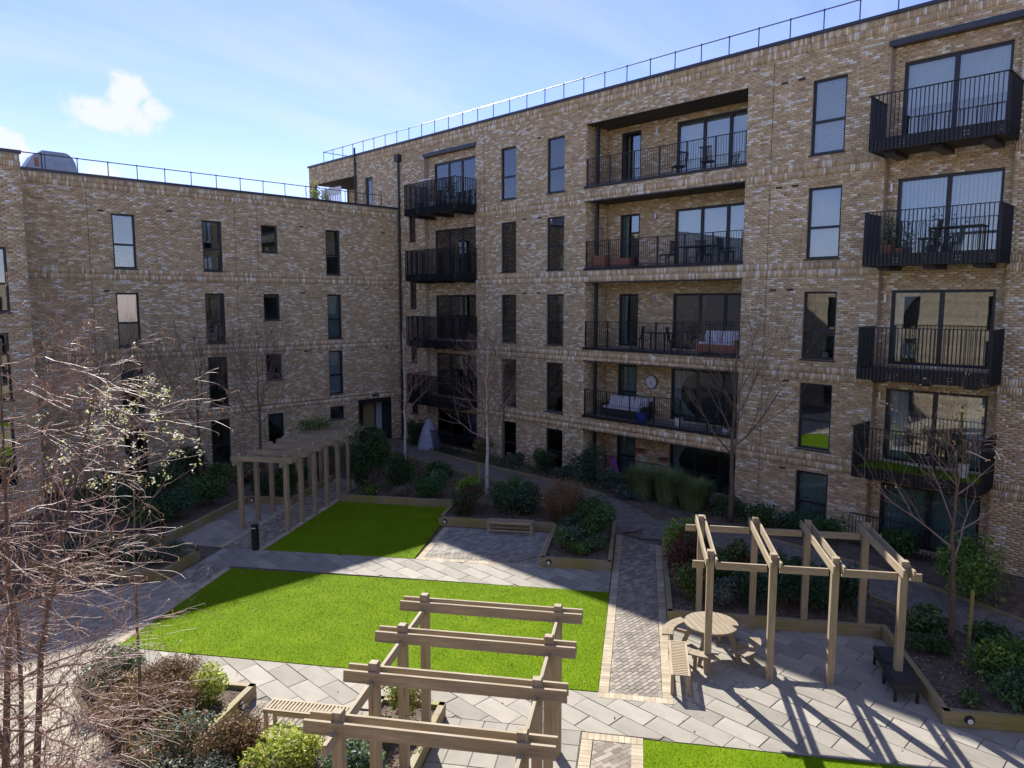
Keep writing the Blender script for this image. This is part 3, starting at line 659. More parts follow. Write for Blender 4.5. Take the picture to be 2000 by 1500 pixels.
# loggias
for k,(z0,z1) in enumerate(LOG):
    u0,u1=12.65,19.80; dp=1.5
    wb=Wall((XR+dp,0),(0,1),(-1,0)); hb=ROWS[k][1]; zs=z0+.08
    wops=[(12.95,16.42,zs,hb),(18.12,19.12,zs,hb)]
    brick_wall(BLD_R,wb,u0,u1,z0,z1,wops,[],40+k)
    ws=Wall((XR,u1),(1,0),(0,-1)); brick_wall(BLD_R,ws,0,dp,z0,z1,[],[],60+k)
    ws=Wall((XR,u0),(1,0),(0,1)); brick_wall(BLD_R,ws,0,dp,z0,z1,[],[],80+k)
    window(BLD_R,wb,12.95,16.42,zs,hb,'slider3',d=-.06,dress=[ 'tied','tied',None,'sheer','sheer'][k],fr=.085,sill=False)
    window(BLD_R,wb,18.12,19.12,zs,hb,'casement' if k in(0,1) else 'small',d=-.06,dress=['teal','teal','side','side',None][k],fr=.085,sill=False)
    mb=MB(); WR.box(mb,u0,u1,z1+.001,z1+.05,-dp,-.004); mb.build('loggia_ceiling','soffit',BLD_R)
    mb=MB(); WR.box(mb,u0,u1,z0-.06,z0+.012,-dp,-.004); mb.build('loggia_floor','stone',BLD_R)
    if k<4:
        mb=MB(); WR.box(mb,u0-.02,u1+.02,z1-.035,z1+.0,-.10,.035); mb.build('drip_trim','coping',BLD_R)
    mb=MB(); WR.box(mb,u0-.03,u1+.03,z0-.05 if k else z0-.02,z0+.05,-.13,.045); rail=mb.build('railing','fin',BLD_R)
    zt=z0+1.12
    mb=MB(); WR.box(mb,u0,u1,zt,zt+.025,-.075,-.03); WR.box(mb,u0,u1,z0+.11,z0+.13,-.07,-.035)
    n=int((u1-u0)/.1)
    mb.build('handrail','fin',rail)
    mb=MB()
    for i in range(1,n): u=u0+i*(u1-u0)/n; WR.box(mb,u-.006,u+.006,z0+.05,zt,-.06,-.048)
    mb.build('balusters','fin',rail)
    mb=MB()
    for i in range(7): u=u0+.04+i*(u1-u0-.08)/6; mb=MB(); WR.box(mb,u-.035,u+.035,z0+.05,zt,-.072,-.062); mb.build('post','fin',rail)
    for du,dd in ((19.52,-.42),(19.62,-.62)):
        mb=MB(); mb.tube([WR.pt(du,z0+.01,dd),WR.pt(du,z1,dd)],.055,10); mb.build('downpipe','fin',BLD_R,smooth=False)
    mb=MB(); wb.box(mb,17.25,17.33,hb-.3,hb-.08,.01,.10); mb.build('wall_lamp','steel',BLD_R)
# covered roof terrace at the far end
wb=Wall((XR+2.6,0),(0,1),(-1,0)); brick_wall(BLD_R,wb,TER[0],TER[1],12.8,15.06,[],[],97)
ws=Wall((XR,TER[0]),(1,0),(0,1)); brick_wall(BLD_R,ws,0,2.6,12.8,15.06,[],[],98)
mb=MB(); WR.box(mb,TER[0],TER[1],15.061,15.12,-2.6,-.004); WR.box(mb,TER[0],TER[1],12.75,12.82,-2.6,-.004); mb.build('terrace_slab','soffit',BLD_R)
mb=MB(); WR.box(mb,41.95,42.38,12.8,15.06,-.3,-.004); mb.build('terrace_pier','brick_far',BLD_R)
# roof, coping, end walls
mb=MB(); WR.box(mb,-6,42.4,15.7,15.95,-14,-.02); WR.box(mb,-6,42.4,0,15.7,-14,-13.8); WR.box(mb,42.2,42.38,0,12.7,-13.8,-.02); WR.box(mb,42.2,42.38,12.7,15.7,-13.8,-2.7); WR.box(mb,-6,-5.8,0,15.7,-13.8,-.02); mb.build('roof','roof_felt',BLD_R)
mb=MB(); WR.box(mb,-6.05,42.48,16.17,16.27,-.42,.06); WR.box(mb,42.0,42.46,16.165,16.265,-14,-.42); mb.build('coping','coping',BLD_R)
mb=MB(); WR.box(mb,-6,42.4,15.9,16.169,-.36,-.03); mb.build('parapet','mortar',BLD_R)
def roof_rail(parent,W_,u0,u1,zb,zt,dd,sp=1.1,end=None):
    mb=MB()
    for z in (zt,zb+.28): mb.tube([W_.pt(u0,z,dd),W_.pt(u1,z,dd)],.02,6)
    if end: 
        for z in (zt,zb+.28): mb.tube([W_.pt(end,z,dd),W_.pt(end,z,dd-8)],.02,6)
    r_=mb.build('guard_rail','galv' if False else 'coping',parent)
    n=int((u1-u0)/sp)
    me=None
    for i in range(n+1):
        u=u0+i*(u1-u0)/n
        if me is None:
            mb=MB(); mb.tube([(0,0,0),(0,0,zt-zb)],.02,6); mb.box(-.045,.045,-.045,.045,0,.03); mb.tube([(0,0,zt-zb-.03),(0,0,zt-zb+.03)],.03,6); o=mb.build('rail_post','coping',r_); me=o.data
        else: o=bpy.data.objects.new('rail_post',me); COL.objects.link(o); o.parent=r_
        o.location=W_.pt(u,zb,dd)
roof_rail(BLD_R,WR,-4.,41.4,15.95,17.06,-.50,1.1,end=41.4)
# drain pipes
def pipe(parent,W_,u,z0,z1,dd,r=.06,hop=True):
    mb=MB(); mb.tube([W_.pt(u,z0,dd),W_.pt(u,z1,dd)],r,10); p=mb.build('downpipe','fin',parent)
    if hop:
        mb=MB(); W_.box(mb,u-.17,u+.17,z1-.05,z1+.32,dd-.13,dd+.15); mb.build('hopper','fin',p)
    mb=MB(); z=z0+.8
    while z<z1-.3: mb.tube([W_.pt(u,z,dd),W_.pt(u,z+.09,dd)],r+.014,10); W_.box(mb,u-.03,u+.03,z+.02,z+.07,0,dd); z+=2.0
    mb.build('bracket','fin',p)
pipe(BLD_R,WR,32.72,.3,15.30,.10); pipe(BLD_R,WR,36.98,12.85,16.6,.09,.055,False)
# vents, movement joints
def pxray(px,py):
    r=px-1000.; d=py-750.; f=1416*math.cos(PITCH)-d*math.sin(PITCH); u=-d*math.cos(PITCH)-1416*math.sin(PITCH)
    return Vector((r*math.sin(AX)+f*math.cos(AX),-r*math.cos(AX)+f*math.sin(AX),u))
def vent(parent,W_,u,z):
    mb=MB(); W_.box(mb,u-.11,u+.11,z-.035,z+.035,.002,.016); 
    for i in range(4): W_.box(mb,u-.1,u+.1,z-.028+i*.016,z-.020+i*.016,.016,.021)
    mb.build('air_vent','render_dark',parent)
for px,py in ((1025,428),(1054,425),(1025,573),(1052,572),(1054,270),(1533,163),(1567,155),(1522,367),(1553,363),(1510,567),(1543,566),(1535,743),(1528,913)):
    d=pxray(px,py); t=XR/d.x; vent(BLD_R,WR,d.y*t,CAMH+d.z*t)
for px,py in ((196,411),(330,412),(208,568),(588,443),(593,572),(597,686),(748,455),(751,563),(755,678)):
    d=pxray(px,py); t=YL/d.y; vent(BLD_L,WL,d.x*t,CAMH+d.z*t)
for px in (1495,947):
    d=pxray(px,600); mb=MB(); WR.box(mb,d.y*XR/d.x-.007,d.y*XR/d.x+.007,.3,15.6,.001,.0125); mb.build('movement_joint','render_dark',BLD_R)
for px in (182,465,508):
    d=pxray(px,600); mb=MB(); WL.box(mb,d.x*YL/d.y-.007,d.x*YL/d.y+.007,.3,12.3,.001,.0125); mb.build('movement_joint','render_dark',BLD_L)
# ---- left (far) block
LR=[(.30,2.42),(3.07,5.31),(5.95,8.18),(9.19,11.40)]
LC=[(9.41,10.29),(13.06,13.93),(19.19,20.0)]
opsL=[(u0,u1,a,b) for u0,u1 in LC for a,b in LR[1:]]+[(9.41,10.29,*LR[0])]
SM=[(10.15,11.40),(6.94,8.18),(4.08,5.31),(.5,2.42)]
opsL+=[(15.80,16.61,a,b) for a,b in SM]; opsL+=[(13.06,13.93,.28,2.42),(19.19,20.0,1.75,2.42),(20.86,22.98,.28,2.62,.9)]
LB_=[(2.62,3.04),(5.40,5.86),(8.70,9.16),(12.32,12.74)]
brick_wall(BLD_L,WL,5.0,XR,0,12.78,opsL,[(2.64,2.9)][:0]+LB_,2,regions=[(5.2,XR,.1,12.74)])
DL=[['half',None,'plant','sheer'],['half','shelf',None,'teal'],['plant',None,'half',None]]
for ri,(a,b) in enumerate(LR[1:]):
    for ci,(u0,u1) in enumerate(LC): window(BLD_L,WL,u0,u1,a,b,'casement',dress={(0,2):'sheer',(1,1):'shelf',(2,0):'plant',(1,2):'teal'}.get((ri,ci)))
for i,(a,b) in enumerate(SM): window(BLD_L,WL,15.8,16.61,a,b,'small',dress='plant' if i==0 else None)
window(BLD_L,WL,13.06,13.93,.28,2.42,'casement',name='garden_door',sill=False); window(BLD_L,WL,9.41,10.29,*LR[0],'casement'); window(BLD_L,WL,19.19,20.0,1.75,2.42,'small')
# entrance portal
mb=MB(); WL.box(mb,20.86,22.98,2.38,2.62,-.9,-.02); WL.box(mb,20.86,20.92,.28,2.38,-.9,-.02); WL.box(mb,22.92,22.98,.28,2.38,-.9,-.02); por=mb.build('entrance','frame',BLD_L)
wd=Wall((0,YL+.85),(1,0),(0,-1))
for (a,b,m_) in ((20.93,21.55,'door_yellow'),(21.60,22.50,'door_yellow')):
    mb=MB(); wd.box(mb,a,b,.28,2.38,-.05,.0); wd.box(mb,a,a+.07,.28,2.38,0,.03); wd.box(mb,b-.07,b,.28,2.38,0,.03); wd.box(mb,a+.07,b-.07,2.3,2.38,0,.03); wd.box(mb,a+.07,b-.07,.28,.9,0,.03); dr_=mb.build('door','frame',por)
    mb=MB(); wd.box(mb,a+.09,b-.09,.92,2.28,.002,.012); mb.build('panel',m_,dr_)
mb=MB(); wd.box(mb,22.52,22.9,.28,2.38,-.05,.0); wd.box(mb,20.9,22.95,.2,.28,-.1,.9); mb.build('side_panel','curtain_teal',por)
mb=MB(); mb.tube([wd.pt(22.40,.9,.06),wd.pt(22.40,1.9,.06)],.015,6); mb.build('handle','steel',por)
mb=MB(); WL.box(mb,21.7,22.1,2.78,2.85,.0,.12); mb.build('wall_lamp','frame',BLD_L)
mb=MB(); WL.box(mb,-8,XR-.01,12.1,12.35,-14,-.02); WL.box(mb,-8,XR+.0,0,12.1,-14,-13.8); mb.build('roof','roof_felt',BLD_L)
mb=MB(); WL.box(mb,5.0,XR-.012,12.78,12.87,-.42,.06); mb.build('coping','coping',BLD_L)
mb=MB(); WL.box(mb,5.0,XR-.02,12.3,12.779,-.36,-.03); mb.build('parapet','mortar',BLD_L)
roof_rail(BLD_L,WL,6.2,22.9,12.35,13.5,-.48,1.08)
# ---- stair block at the left edge
WSo=[(4.1,5.22,7.46,9.66),(4.1,5.10,4.42,6.74),(4.1,5.05,1.4,3.72)]
brick_wall(BLD_S,WS,-8,5.8,0,12.85,WSo,[(12.38,12.80)],5,regions=[(0.,5.8,0.,12.8)])
for o_ in WSo: window(BLD_S,WS,*o_,'casement',dress=None)
ws=Wall((5.8,30.0),(0,1),(1,0)); brick_wall(BLD_S,ws,0,2.97,0,12.85,[],[(12.38,12.80)],6)
mb=MB(); WS.box(mb,-8,5.8,12.4,12.6,-2.97,-.02); mb.build('roof','roof_felt',BLD_S)
mb=MB(); WS.box(mb,-8,5.86,12.85,12.95,-.42,.06); WS.box(mb,5.44,5.855,12.852,12.948,-2.95,-.42); mb.build('coping','coping',BLD_S)
mb=MB(); WS.box(mb,-8,5.76,12.4,12.849,-.36,-.03); mb.build('parapet','mortar',BLD_S)
# ---- the two blocks behind and beside the camera that close the courtyard, seen mirrored in the glass
def back_block(label,W_,u0,u1,cols,rows,top,mat):
    root=empty('apartment_block',(0,0,0),0,label,'building'); opw=[(u,u+1.,a,b) for u in cols for a,b in rows]
    mb=MB(); us=sorted({u0,u1}|{v for o in opw for v in o[:2]}); zs=sorted({0,top}|{v for o in opw for v in o[2:]})
    for i in range(len(us)-1):
        for j in range(len(zs)-1):
            if any(o[0]<(us[i]+us[i+1])/2<o[1] and o[2]<(zs[j]+zs[j+1])/2<o[3] for o in opw): continue
            mb.quad(W_.pt(us[i],zs[j]),W_.pt(us[i+1],zs[j]),W_.pt(us[i+1],zs[j+1]),W_.pt(us[i],zs[j+1]))
    mb.build('wall',mat,root)
    for o_ in opw: window(root,W_,*o_,'casement',sill=False)
    mb=MB(); W_.box(mb,u0,u1,top-.3,top,-12,-.02); W_.box(mb,u0,u1,0,top-.3,-12,-11.8); W_.box(mb,u0,u0+.2,0,top-.3,-11.8,-.02); W_.box(mb,u1-.2,u1,0,top-.3,-11.8,-.02); mb.build('roof','roof_felt',root)
    mb=MB(); W_.box(mb,u0,u1,top,top+.1,-.4,.06); mb.build('coping','coping',root)
back_block('plain brick apartment block facing the right block, seen only mirrored in its windows',Wall((-6.5,0),(0,1),(1,0)),-17.9,29.9,(-9,-4,1,6,11,16,21,25.5),LR[:3],9.4,'brick_far')
back_block('plain brick apartment block facing the far block, seen only mirrored in its windows',Wall((0,-18.),(1,0),(0,1)),-6.4,24,(-4,0,4,8,12,16,20),LR[:3],9.4,'brick_far_x')
# ================================================================== ROOF THINGS
# ventilation unit: horizontal drum with a hood on the far roof
u=empty('roof_ventilator',(7.9,YL+3.2,12.35),0,'silver rounded metal ventilation unit on the far roof at left','ventilator')
mb=MB(); mb.box(-1.0,1.0,-.8,.8,0,.25); mb.build('plinth','galv',u)
def xprism(prof,y0,y1,name,mat):
    mb=MB(); k=len(prof); mb.v+=[(x,y0,z) for x,z in prof]+[(x,y1,z) for x,z in prof]; mb.f+=[(i,(i+1)%k,k+(i+1)%k,k+i) for i in range(k)]+[tuple(range(k-1,-1,-1)),tuple(range(k,2*k))]; return mb.build(name,mat,u)
xprism([(-.25,.25),(1.0,.25),(1.0,.95)]+[(.55+.45*math.cos(math.pi/2*i/8),.95+.70*math.sin(math.pi/2*i/8)) for i in range(1,9)]+[(-.25,1.65)],-.75,.75,'drum','galv')
xprism([(-.95,.25),(-.26,.25),(-.26,1.6),(-.5,1.5),(-.85,.95)],-.62,.62,'hood','galv')
mb=MB(); mb.box(-.5,-.36,-.66,-.621,1.0,1.35); mb.build('access_panel','terracotta',u)
mb=MB(); mb.box(-1.35,-.96,-.5,.5,.25,.75); mb.build('duct','galv',u)
# ================================================================== PERGOLAS
def pergola(label,rows,bl,br,h=2.69,post=.14,along='a',over=.40,ledge=True):
    """rows: list of a positions; posts at b=bl and b=br. along='a': paired cross rafters span bl..br at each row."""
    o0=P(rows[0],bl); root=empty('pergola',(*o0,0),GA,label,'pergola','timber pergolas'); hp=post/2
    T=lambda a,b:(a-rows[0],-(b-bl))
    for a in rows:
        for b in (bl,br):
            x,y=T(a,b); mb=MB(); jz=rng.uniform(-.015,.015); e=.012
            mb.box(x-hp,x+hp,y-hp,y+hp,-.05,h+jz-.03); mb.hexa([(x-hp,y-hp,h+jz-.03),(x+hp,y-hp,h+jz-.03),(x+hp,y+hp,h+jz-.03),(x-hp,y+hp,h+jz-.03),(x-hp+e,y-hp+e,h+jz),(x+hp-e,y-hp+e,h+jz),(x+hp-e,y+hp-e,h+jz),(x-hp+e,y+hp-e,h+jz)])
            mb.build('post','wood_z',root)
    return root,T,hp
def beam(root,x0,x1,y0,y1,z0,z1,mat):
    mb=MB(); e=.006; cx,cy=(x0+x1)/2,(y0+y1)/2; j=rng.uniform(-.004,.004)
    mb.hexa([(x0-cx,y0-cy,z0),(x1-cx,y0-cy,z0),(x1-cx,y1-cy,z0),(x0-cx,y1-cy,z0),(x0-cx+e,y0-cy+e,z1),(x1-cx-e,y0-cy+e,z1),(x1-cx-e,y1-cy-e,z1),(x0-cx+e,y1-cy-e,z1)])
    o=mb.build('beam',mat,root); o.location=(cx,cy,j); return o
# foreground and long pergola: twin rafters run left-right on each row, single side rails between posts
def perg_cross(label,rows,bl,br,over,h):
    root,T,hp=pergola(label,rows,bl,br,h)
    ya,yb=T(0,bl)[1]+over,T(0,br)[1]-over
    for a in rows:
        x=T(a,0)[0]
        for s in (-1,1):
            x0,x1=sorted((x+s*hp,x+s*(hp+.052))); beam(root,x0,x1,yb,ya,h-.27,h-.10,'wood_y')
    for b in (bl,br):
        y=T(0,b)[1]
        for a0,a1 in zip(rows[:-1],rows[1:]): beam(root,T(a0,0)[0]+hp+.053,T(a1,0)[0]-hp-.053,y-.03,y+.03,h-.36,h-.21,'wood_x')
        s0=T(rows[0],0)[0]; beam(root,s0-.42,s0-hp-.053,y-.03,y+.03,h-.36,h-.21,'wood_x')
    return root
perg_cross('open timber pergola standing in the foreground beside the sunlit lawn',[8.04,9.28,10.52,11.72],-3.66,-1.32,.42,2.72)
perg_cross('long timber pergola of many bays by the shaded lawn',[22.35+1.05*i for i in range(7)],-13.5,-11.8,.28,2.67)
# right pergola: twin rafters run front to back
rb=[1.48,2.73,3.92,5.2]
root=empty('pergola',(*P(15.05,1.48),0),GA,'timber pergola over the round picnic table at right','pergola','timber pergolas')
T=lambda a,b:(a-15.05,-(b-1.48)); hp=.07
for a in (15.05,17.56):
    for b in rb:
        x,y=T(a,b); mb=MB(); h=2.69+rng.uniform(-.015,.015); mb.box(x-hp,x+hp,y-hp,y+hp,-.05,h); mb.build('post','wood_z',root)
for b in rb:
    y=T(0,b)[1]
    for s in (-1,1): y0,y1=sorted((y+s*hp,y+s*(hp+.05))); beam(root,-.32,2.51+.32,y0,y1,2.45,2.61,'wood_x')
for x in (0,2.51):
    ys_=[T(0,b)[1] for b in rb]
    for y0,y1 in zip(ys_[:-1],ys_[1:]): beam(root,x-.03,x+.03,y1+hp+.052,y0-hp-.052,2.30,2.449,'wood_y')
    beam(root,x-.03,x+.03,ys_[0]+hp+.052,ys_[0]+.36,2.30,2.449,'wood_y'); beam(root,x-.03,x+.03,ys_[-1]-.34,ys_[-1]-hp-.052,2.30,2.449,'wood_y')
# ================================================================== FURNITURE
def bench(label,a,b,ln,rot90=False,mat='teak'):
    """backless slatted bench; ln along b unless rot90"""
    root=empty('bench',(*P(a,b),0),GA+(R(90) if rot90 else 0),label,'bench','slatted garden benches')
    w_=.38; h=.45   # local x = depth, local y = length
    for sx in (-1,1):
        for sy in (-1,1):
            mb=MB(); x=sx*(w_/2-.03); y=sy*(ln/2-.04); mb.box(x-.03,x+.03,y-.03,y+.03,0.0,h-.03); mb.build('leg',mat+'_z',root)
    for sx in (-1,1):
        mb=MB(); x=sx*(w_/2-.022); mb.box(x-.022,x+.022,-ln/2,ln/2,h-.075,h); mb.build('side_rail',mat+'_y',root)
        mb=MB(); mb.box(x-.018,x+.018,-ln/2+.07,ln/2-.07,.12,.16); mb.build('stretcher',mat+'_y',root)
    n=int(ln/.068); me=None
    for i in range(n):
        y=-ln/2+.03+i*(ln-.06)/(n-1)
        if me is None:
            mb=MB(); x=w_/2-.046; mb.hexa([(-x,-.022,-.02),(x,-.022,-.02),(x,.022,-.02),(-x,.022,-.02),(-x,-.019,.0),(x,-.019,.0),(x,.019,.0),(-x,.019,.0)]); o=mb.build('slat',mat+'_x',root); me=o.data
        else: o=bpy.data.objects.new('slat',me); COL.objects.link(o); o.parent=root
        o.location=(0,y,h+.002)
    return root
bench('pale slatted bench next to the round picnic table',14.76,.88,1.5,True)
bench('slatted bench against the L-shaped sleeper bed, in shade',23.48,-4.28,1.55)
bench('slatted bench in the paved bay of the U-shaped bed, foreground',11.62,-5.86,1.6)
# dark bench/storage seats beside right bed
for i,(a,lab) in enumerate(((15.70,'farther of two low charcoal rattan seats by the right bed'),(14.88,'nearer of two low charcoal rattan seats by the right bed'))):
    root=empty('rattan_stool',(*P(a,5.27-.06*i),0),GA,lab,'stool','charcoal rattan seats')
    mb=MB(); mb.box(-.38,.38,-.24,.24,.32,.40); mb.box(-.36,.36,-.22,.22,.22,.32); mb.build('seat','charcoal_rattan',root)
    mb=MB(); mb.box(-.36,.36,-.22,.22,.401,.43); mb.build('cushion','charcoal_rattan',root)
    for sx in (-1,1):
        for sy in (-1,1): mb=MB(); mb.box(sx*.34-.025,sx*.34+.025,sy*.2-.025,sy*.2+.025,0,.219); mb.build('leg','black_plastic',root)
# round picnic table with curved seats
root=empty('picnic_table',(*P(15.9,1.62),0),GA+R(20),'round weathered timber picnic table with curved attached seats','picnic table')
rt=.58; nb=9
for i in range(nb):
    y0=-rt+i*2*rt/nb+.004; y1=-rt+(i+1)*2*rt/nb-.004; pts=[]
    k=8
    right=[(math.sqrt(max(.0004,rt*rt-y*y)),y) for y in [y0+(y1-y0)*j/k for j in range(k+1)]]
    pl=right+[(-x,y) for x,y in right[::-1]]
    mb=MB(); mb.prism(pl,.712,.75); mb.build('tabletop_board','grey_x',root)
mb=MB(); mb.box(-.05,.05,-.5,.5,.66,.711); mb.box(-.5,-.051,-.04,.04,.66,.711); mb.box(.051,.5,-.04,.04,.66,.711); mb.build('table_bearer','grey_y',root)
for q in range(4):
    an=R(45+90*q); 
    mb=MB()
    for s in (0,1):
        a0,a1=-R(30),R(30); r0,r1=.82+s*.125,.94+s*.125; k=8
        pl=[(r0*math.cos(a0+(a1-a0)*j/k),r0*math.sin(a0+(a1-a0)*j/k)) for j in range(k+1)]; pl=pl[::-1]+[(r1*math.cos(a0+(a1-a0)*j/k),r1*math.sin(a0+(a1-a0)*j/k)) for j in range(k+1)]
        mb.prism(pl if area(pl)>0 else pl[::-1],.41,.445)
    o=mb.build('seat','grey_x',root); o.rotation_euler=(0,0,an)
    mb=MB(); mb.hexa([(.62,-.03,0),(.72,-.03,0),(.72,.03,0),(.62,.03,0),(.34,-.03,.70),(.44,-.03,.70),(.44,.03,.70),(.34,.03,.70)]); o=mb.build('leg','grey_z',root); o.rotation_euler=(0,0,an)
    mb=MB(); mb.box(.50,1.04,-.025,.025,.34,.409); mb.box(.88,.95,-.031,.031,.0,.339); o=mb.build('seat_bearer','grey_x',root); o.rotation_euler=(0,0,an)
# bollard
root=empty('bollard',(*P(20.40,-11.9),0),GA,'black square bollard light at the corner of the shaded lawn','bollard')
mb=MB(); mb.box(-.085,.085,-.085,.085,0,.72); mb.box(-.07,.07,-.07,.07,.72,.76); mb.box(-.088,.088,-.088,.088,.76,.84); mb.build('post','black_plastic',root)
mb=MB(); mb.box(-.086,-.071,-.06,.06,.722,.758); mb.build('lens','lamp_glass',root)
# round bulkhead lamps on the sleeper faces
def bulk(a,b,ang,label):
    root=empty('bed_light',(*P(a,b),.17),GA+ang,label,'lamp','bulkhead lamps on the sleeper beds')
    mb=MB(); mb.tube([(0,0,0),(-.055,0,0)],[.085,.07],14); mb.build('housing','black_plastic',root,smooth=False)
    mb=MB(); mb.tube([(-.05,0,-.012),(-.068,0,-.012)],[.055,.04],12); mb.build('lens','lamp_glass',root)
bulk(20.556,-2.60,0,'round black bulkhead lamp on the bed beside the path'); bulk(13.836,6.05,0,'round black bulkhead lamp on the far right sleeper bed')
bulk(23.915,-6.70,0,'round black bulkhead lamp at the left end of the bench bed'); bulk(11.9,-7.385,R(90),'round black bulkhead lamp beside the foreground bench'); bulk(25.285,-14.8,0,'round black bulkhead lamp by the long pergola')
# ---------------- things on balconies and loggias
def loc_(u,d,z): q=WR.pt(u,z,d); return q
def chair(u,d,z,rz,label,mat='black_plastic',cush=None):
    root=empty('chair',loc_(u,d,z),rz,label,'chair','balcony chairs')
    mb=MB(); mb.box(-.23,.23,-.22,.22,.42,.46); mb.build('seat',mat,root)
    mb=MB(); 
    for i in range(6): mb.hexa([(-.22+i*.078,.20,.46),(-.19+i*.078,.20,.46),(-.19+i*.078,.225,.46),(-.22+i*.078,.225,.46),(-.22+i*.078,.27,.9),(-.19+i*.078,.27,.9),(-.19+i*.078,.295,.9),(-.22+i*.078,.295,.9)])
    mb.box(-.235,.235,.265,.30,.9,.95); mb.build('backrest',mat,root)
    for sx in (-1,1):
        for sy in (-1,1): mb=MB(); mb.box(sx*.2-.016,sx*.2+.016,sy*.19-.016,sy*.19+.016,0,.419); mb.build('leg',mat,root)
def table(u,d,z,l,w_,label,mat='black_plastic'):
    root=empty('table',loc_(u,d,z),0,label,'table','balcony tables')
    mb=MB(); mb.box(-w_/2,w_/2,-l/2,l/2,.69,.73); mb.build('tabletop',mat,root)
    for sx in (-1,1):
        for sy in (-1,1): mb=MB(); mb.box(sx*(w_/2-.04)-.02,sx*(w_/2-.04)+.02,sy*(l/2-.05)-.02,sy*(l/2-.05)+.02,0,.689); mb.build('leg',mat,root)
def sofa(u,d,z,l,label,mat,rz=0):
    root=empty('sofa',loc_(u,d,z),rz,label,'sofa')
    mb=MB(); mb.box(-.35,.35,-l/2,l/2,.05,.36); mb.box(.25,.37,-l/2,l/2,.36,.72); mb.box(-.35,.25,-l/2,-l/2+.1,.36,.55); mb.box(-.35,.25,l/2-.1,l/2,.36,.55); mb.build('base',mat,root)
    n=int(l/.6); 
    for i in range(n):
        y=-l/2+.12+i*(l-.24)/n; w_=(l-.24)/n-.02
        mb=MB(); mb.box(-.33,.24,y,y+w_,.361,.45); mb.hexa([(.06,y,.45),(.24,y,.45),(.24,y+w_,.45),(.06,y+w_,.45),(.16,y+.03,.86),(.249,y+.03,.86),(.249,y+w_-.03,.86),(.16,y+w_-.03,.86)]); mb.build('cushion','cushion',root)
z1,z2,z3,z4=LOG[1][0]+.012,LOG[2][0]+.012,LOG[3][0]+.012,LOG[4][0]+.012
sofa(13.9,-.85,z2,1.7,'rattan sofa with white cushions on the third-floor loggia','terracotta')
sofa(18.2,-.9,z1,2.2,'dark rattan sofa with pale cushions on the clock loggia','charcoal_rattan')
table(16.6,-.75,z2,1.1,.6,'dark table between chairs on the loggia above the clock')
chair(17.6,-.7,z2,R(200),'black slat-back chair left of the table above the clock'); chair(15.8,-.7,z2,R(20),'black slat-back chair right of the table above the clock')
table(14.9,-.8,z3,1.5,.7,'dark dining table on the fourth-floor loggia'); 
for i,(u,rz,lab) in enumerate(((16.1,180,'black chair at the left end of the fourth-floor loggia table'),(14.9,90,'black chair behind the fourth-floor loggia table'),(13.6,0,'black chair at the right end of the fourth-floor loggia table'))): chair(u,-.55 if i!=1 else -1.2,z3,R(rz),lab)
chair(14.6,-.8,z4,R(100),'black chair on the top loggia in front of the glazing'); chair(15.9,-.9,z4,R(150),'black chair on the top loggia, left of the other chair')
chair(14.0,-.8,z1,R(80),'black chair on the clock loggia behind the bare tree')
def crate(u,d,z,label,mat,sx=.35,sy=.6,h=.55):
    root=empty('planter_box',loc_(u,d,z),0,label,'planter')
    for k in range(4): mb=MB(); mb.box(-sx/2,sx/2,-sy/2,sy/2,k*h/4+.004,(k+1)*h/4-.008); mb.build('slat',mat,root)
    mb=MB(); mb.box(-sx/2+.02,sx/2-.02,-sy/2+.02,sy/2-.02,.0,h-.03); mb.build('liner','soil',root)
crate(19.2,-.4,z3,'slatted brown timber box at the left of the fourth-floor loggia','terracotta'); crate(18.1,-.35,z3,'long brown timber box below the fourth-floor loggia door','terracotta',.3,.9,.4)
def pot(u,d,z,label,mat,r=.16,h=.32,plant=None,seed=1,wall=None):
    root=empty('plant_pot',loc_(u,d,z),0,label,'plant pot','pots on the balconies')
    mb=MB(); mb.tube([(0,0,0),(0,0,h*.9),(0,0,h)],[r*.72,r,r*1.06],14); mb.build('pot',mat,root)
    if plant:
        r2=random.Random(seed); mb=MB()
        for _ in range(plant[0]):
            a=r2.uniform(0,6.28); rr=abs(r2.gauss(0,plant[1])); z_=h+abs(r2.gauss(0,plant[2])); s=r2.uniform(.02,.05); c=r2.choice([(.05,.12,.03),(.08,.16,.04),(.035,.08,.025)])
            v=Vector((r2.gauss(0,1),r2.gauss(0,1),r2.gauss(0,1))).normalized()*s; q=Vector((r2.gauss(0,1),r2.gauss(0,1),r2.gauss(0,1))).cross(v).normalized()*s*.6; p=Vector((math.cos(a)*rr,math.sin(a)*rr,z_))
            mb.quad(tuple(p-v),tuple(p+q),tuple(p+v),tuple(p-q),c)
        mb.build('leaves','foliage',root)
pot(17.0,-.35,z1,'blue glazed pot with plant on the clock loggia','blue_glaze',.24,.4,(160,.16,.25),1)
pot(15.25,-.3,z1,'white pot with tall green plant on the clock loggia','white_paint',.16,.38,(200,.14,.35),2)
pot(13.3,-.4,z1,'small white pot at the right of the clock loggia','white_paint',.14,.2,(90,.12,.2),3)
pot(7.75,.45,12.40-3.24-.02,'terracotta pot with dark shrub on the second-highest right balcony','terracotta',.17,.34,(420,.16,.45),4)
pot(7.3,.9,12.40-3.24-.02,'small red pot on the second-highest right balcony','terracotta',.12,.2,(80,.1,.12),5)
pot(6.6,.3,12.40-3.24-.02,'dark pot with leafy plant in front of the vertical blinds','black_plastic',.16,.3,(220,.2,.4),6)
table(5.9,.75,8.83+.302,1.3,.55,'dark table on the second-highest right balcony'); chair(6.6,.8,8.83+.302,R(180),'dark chair left of the table on the second-highest right balcony')
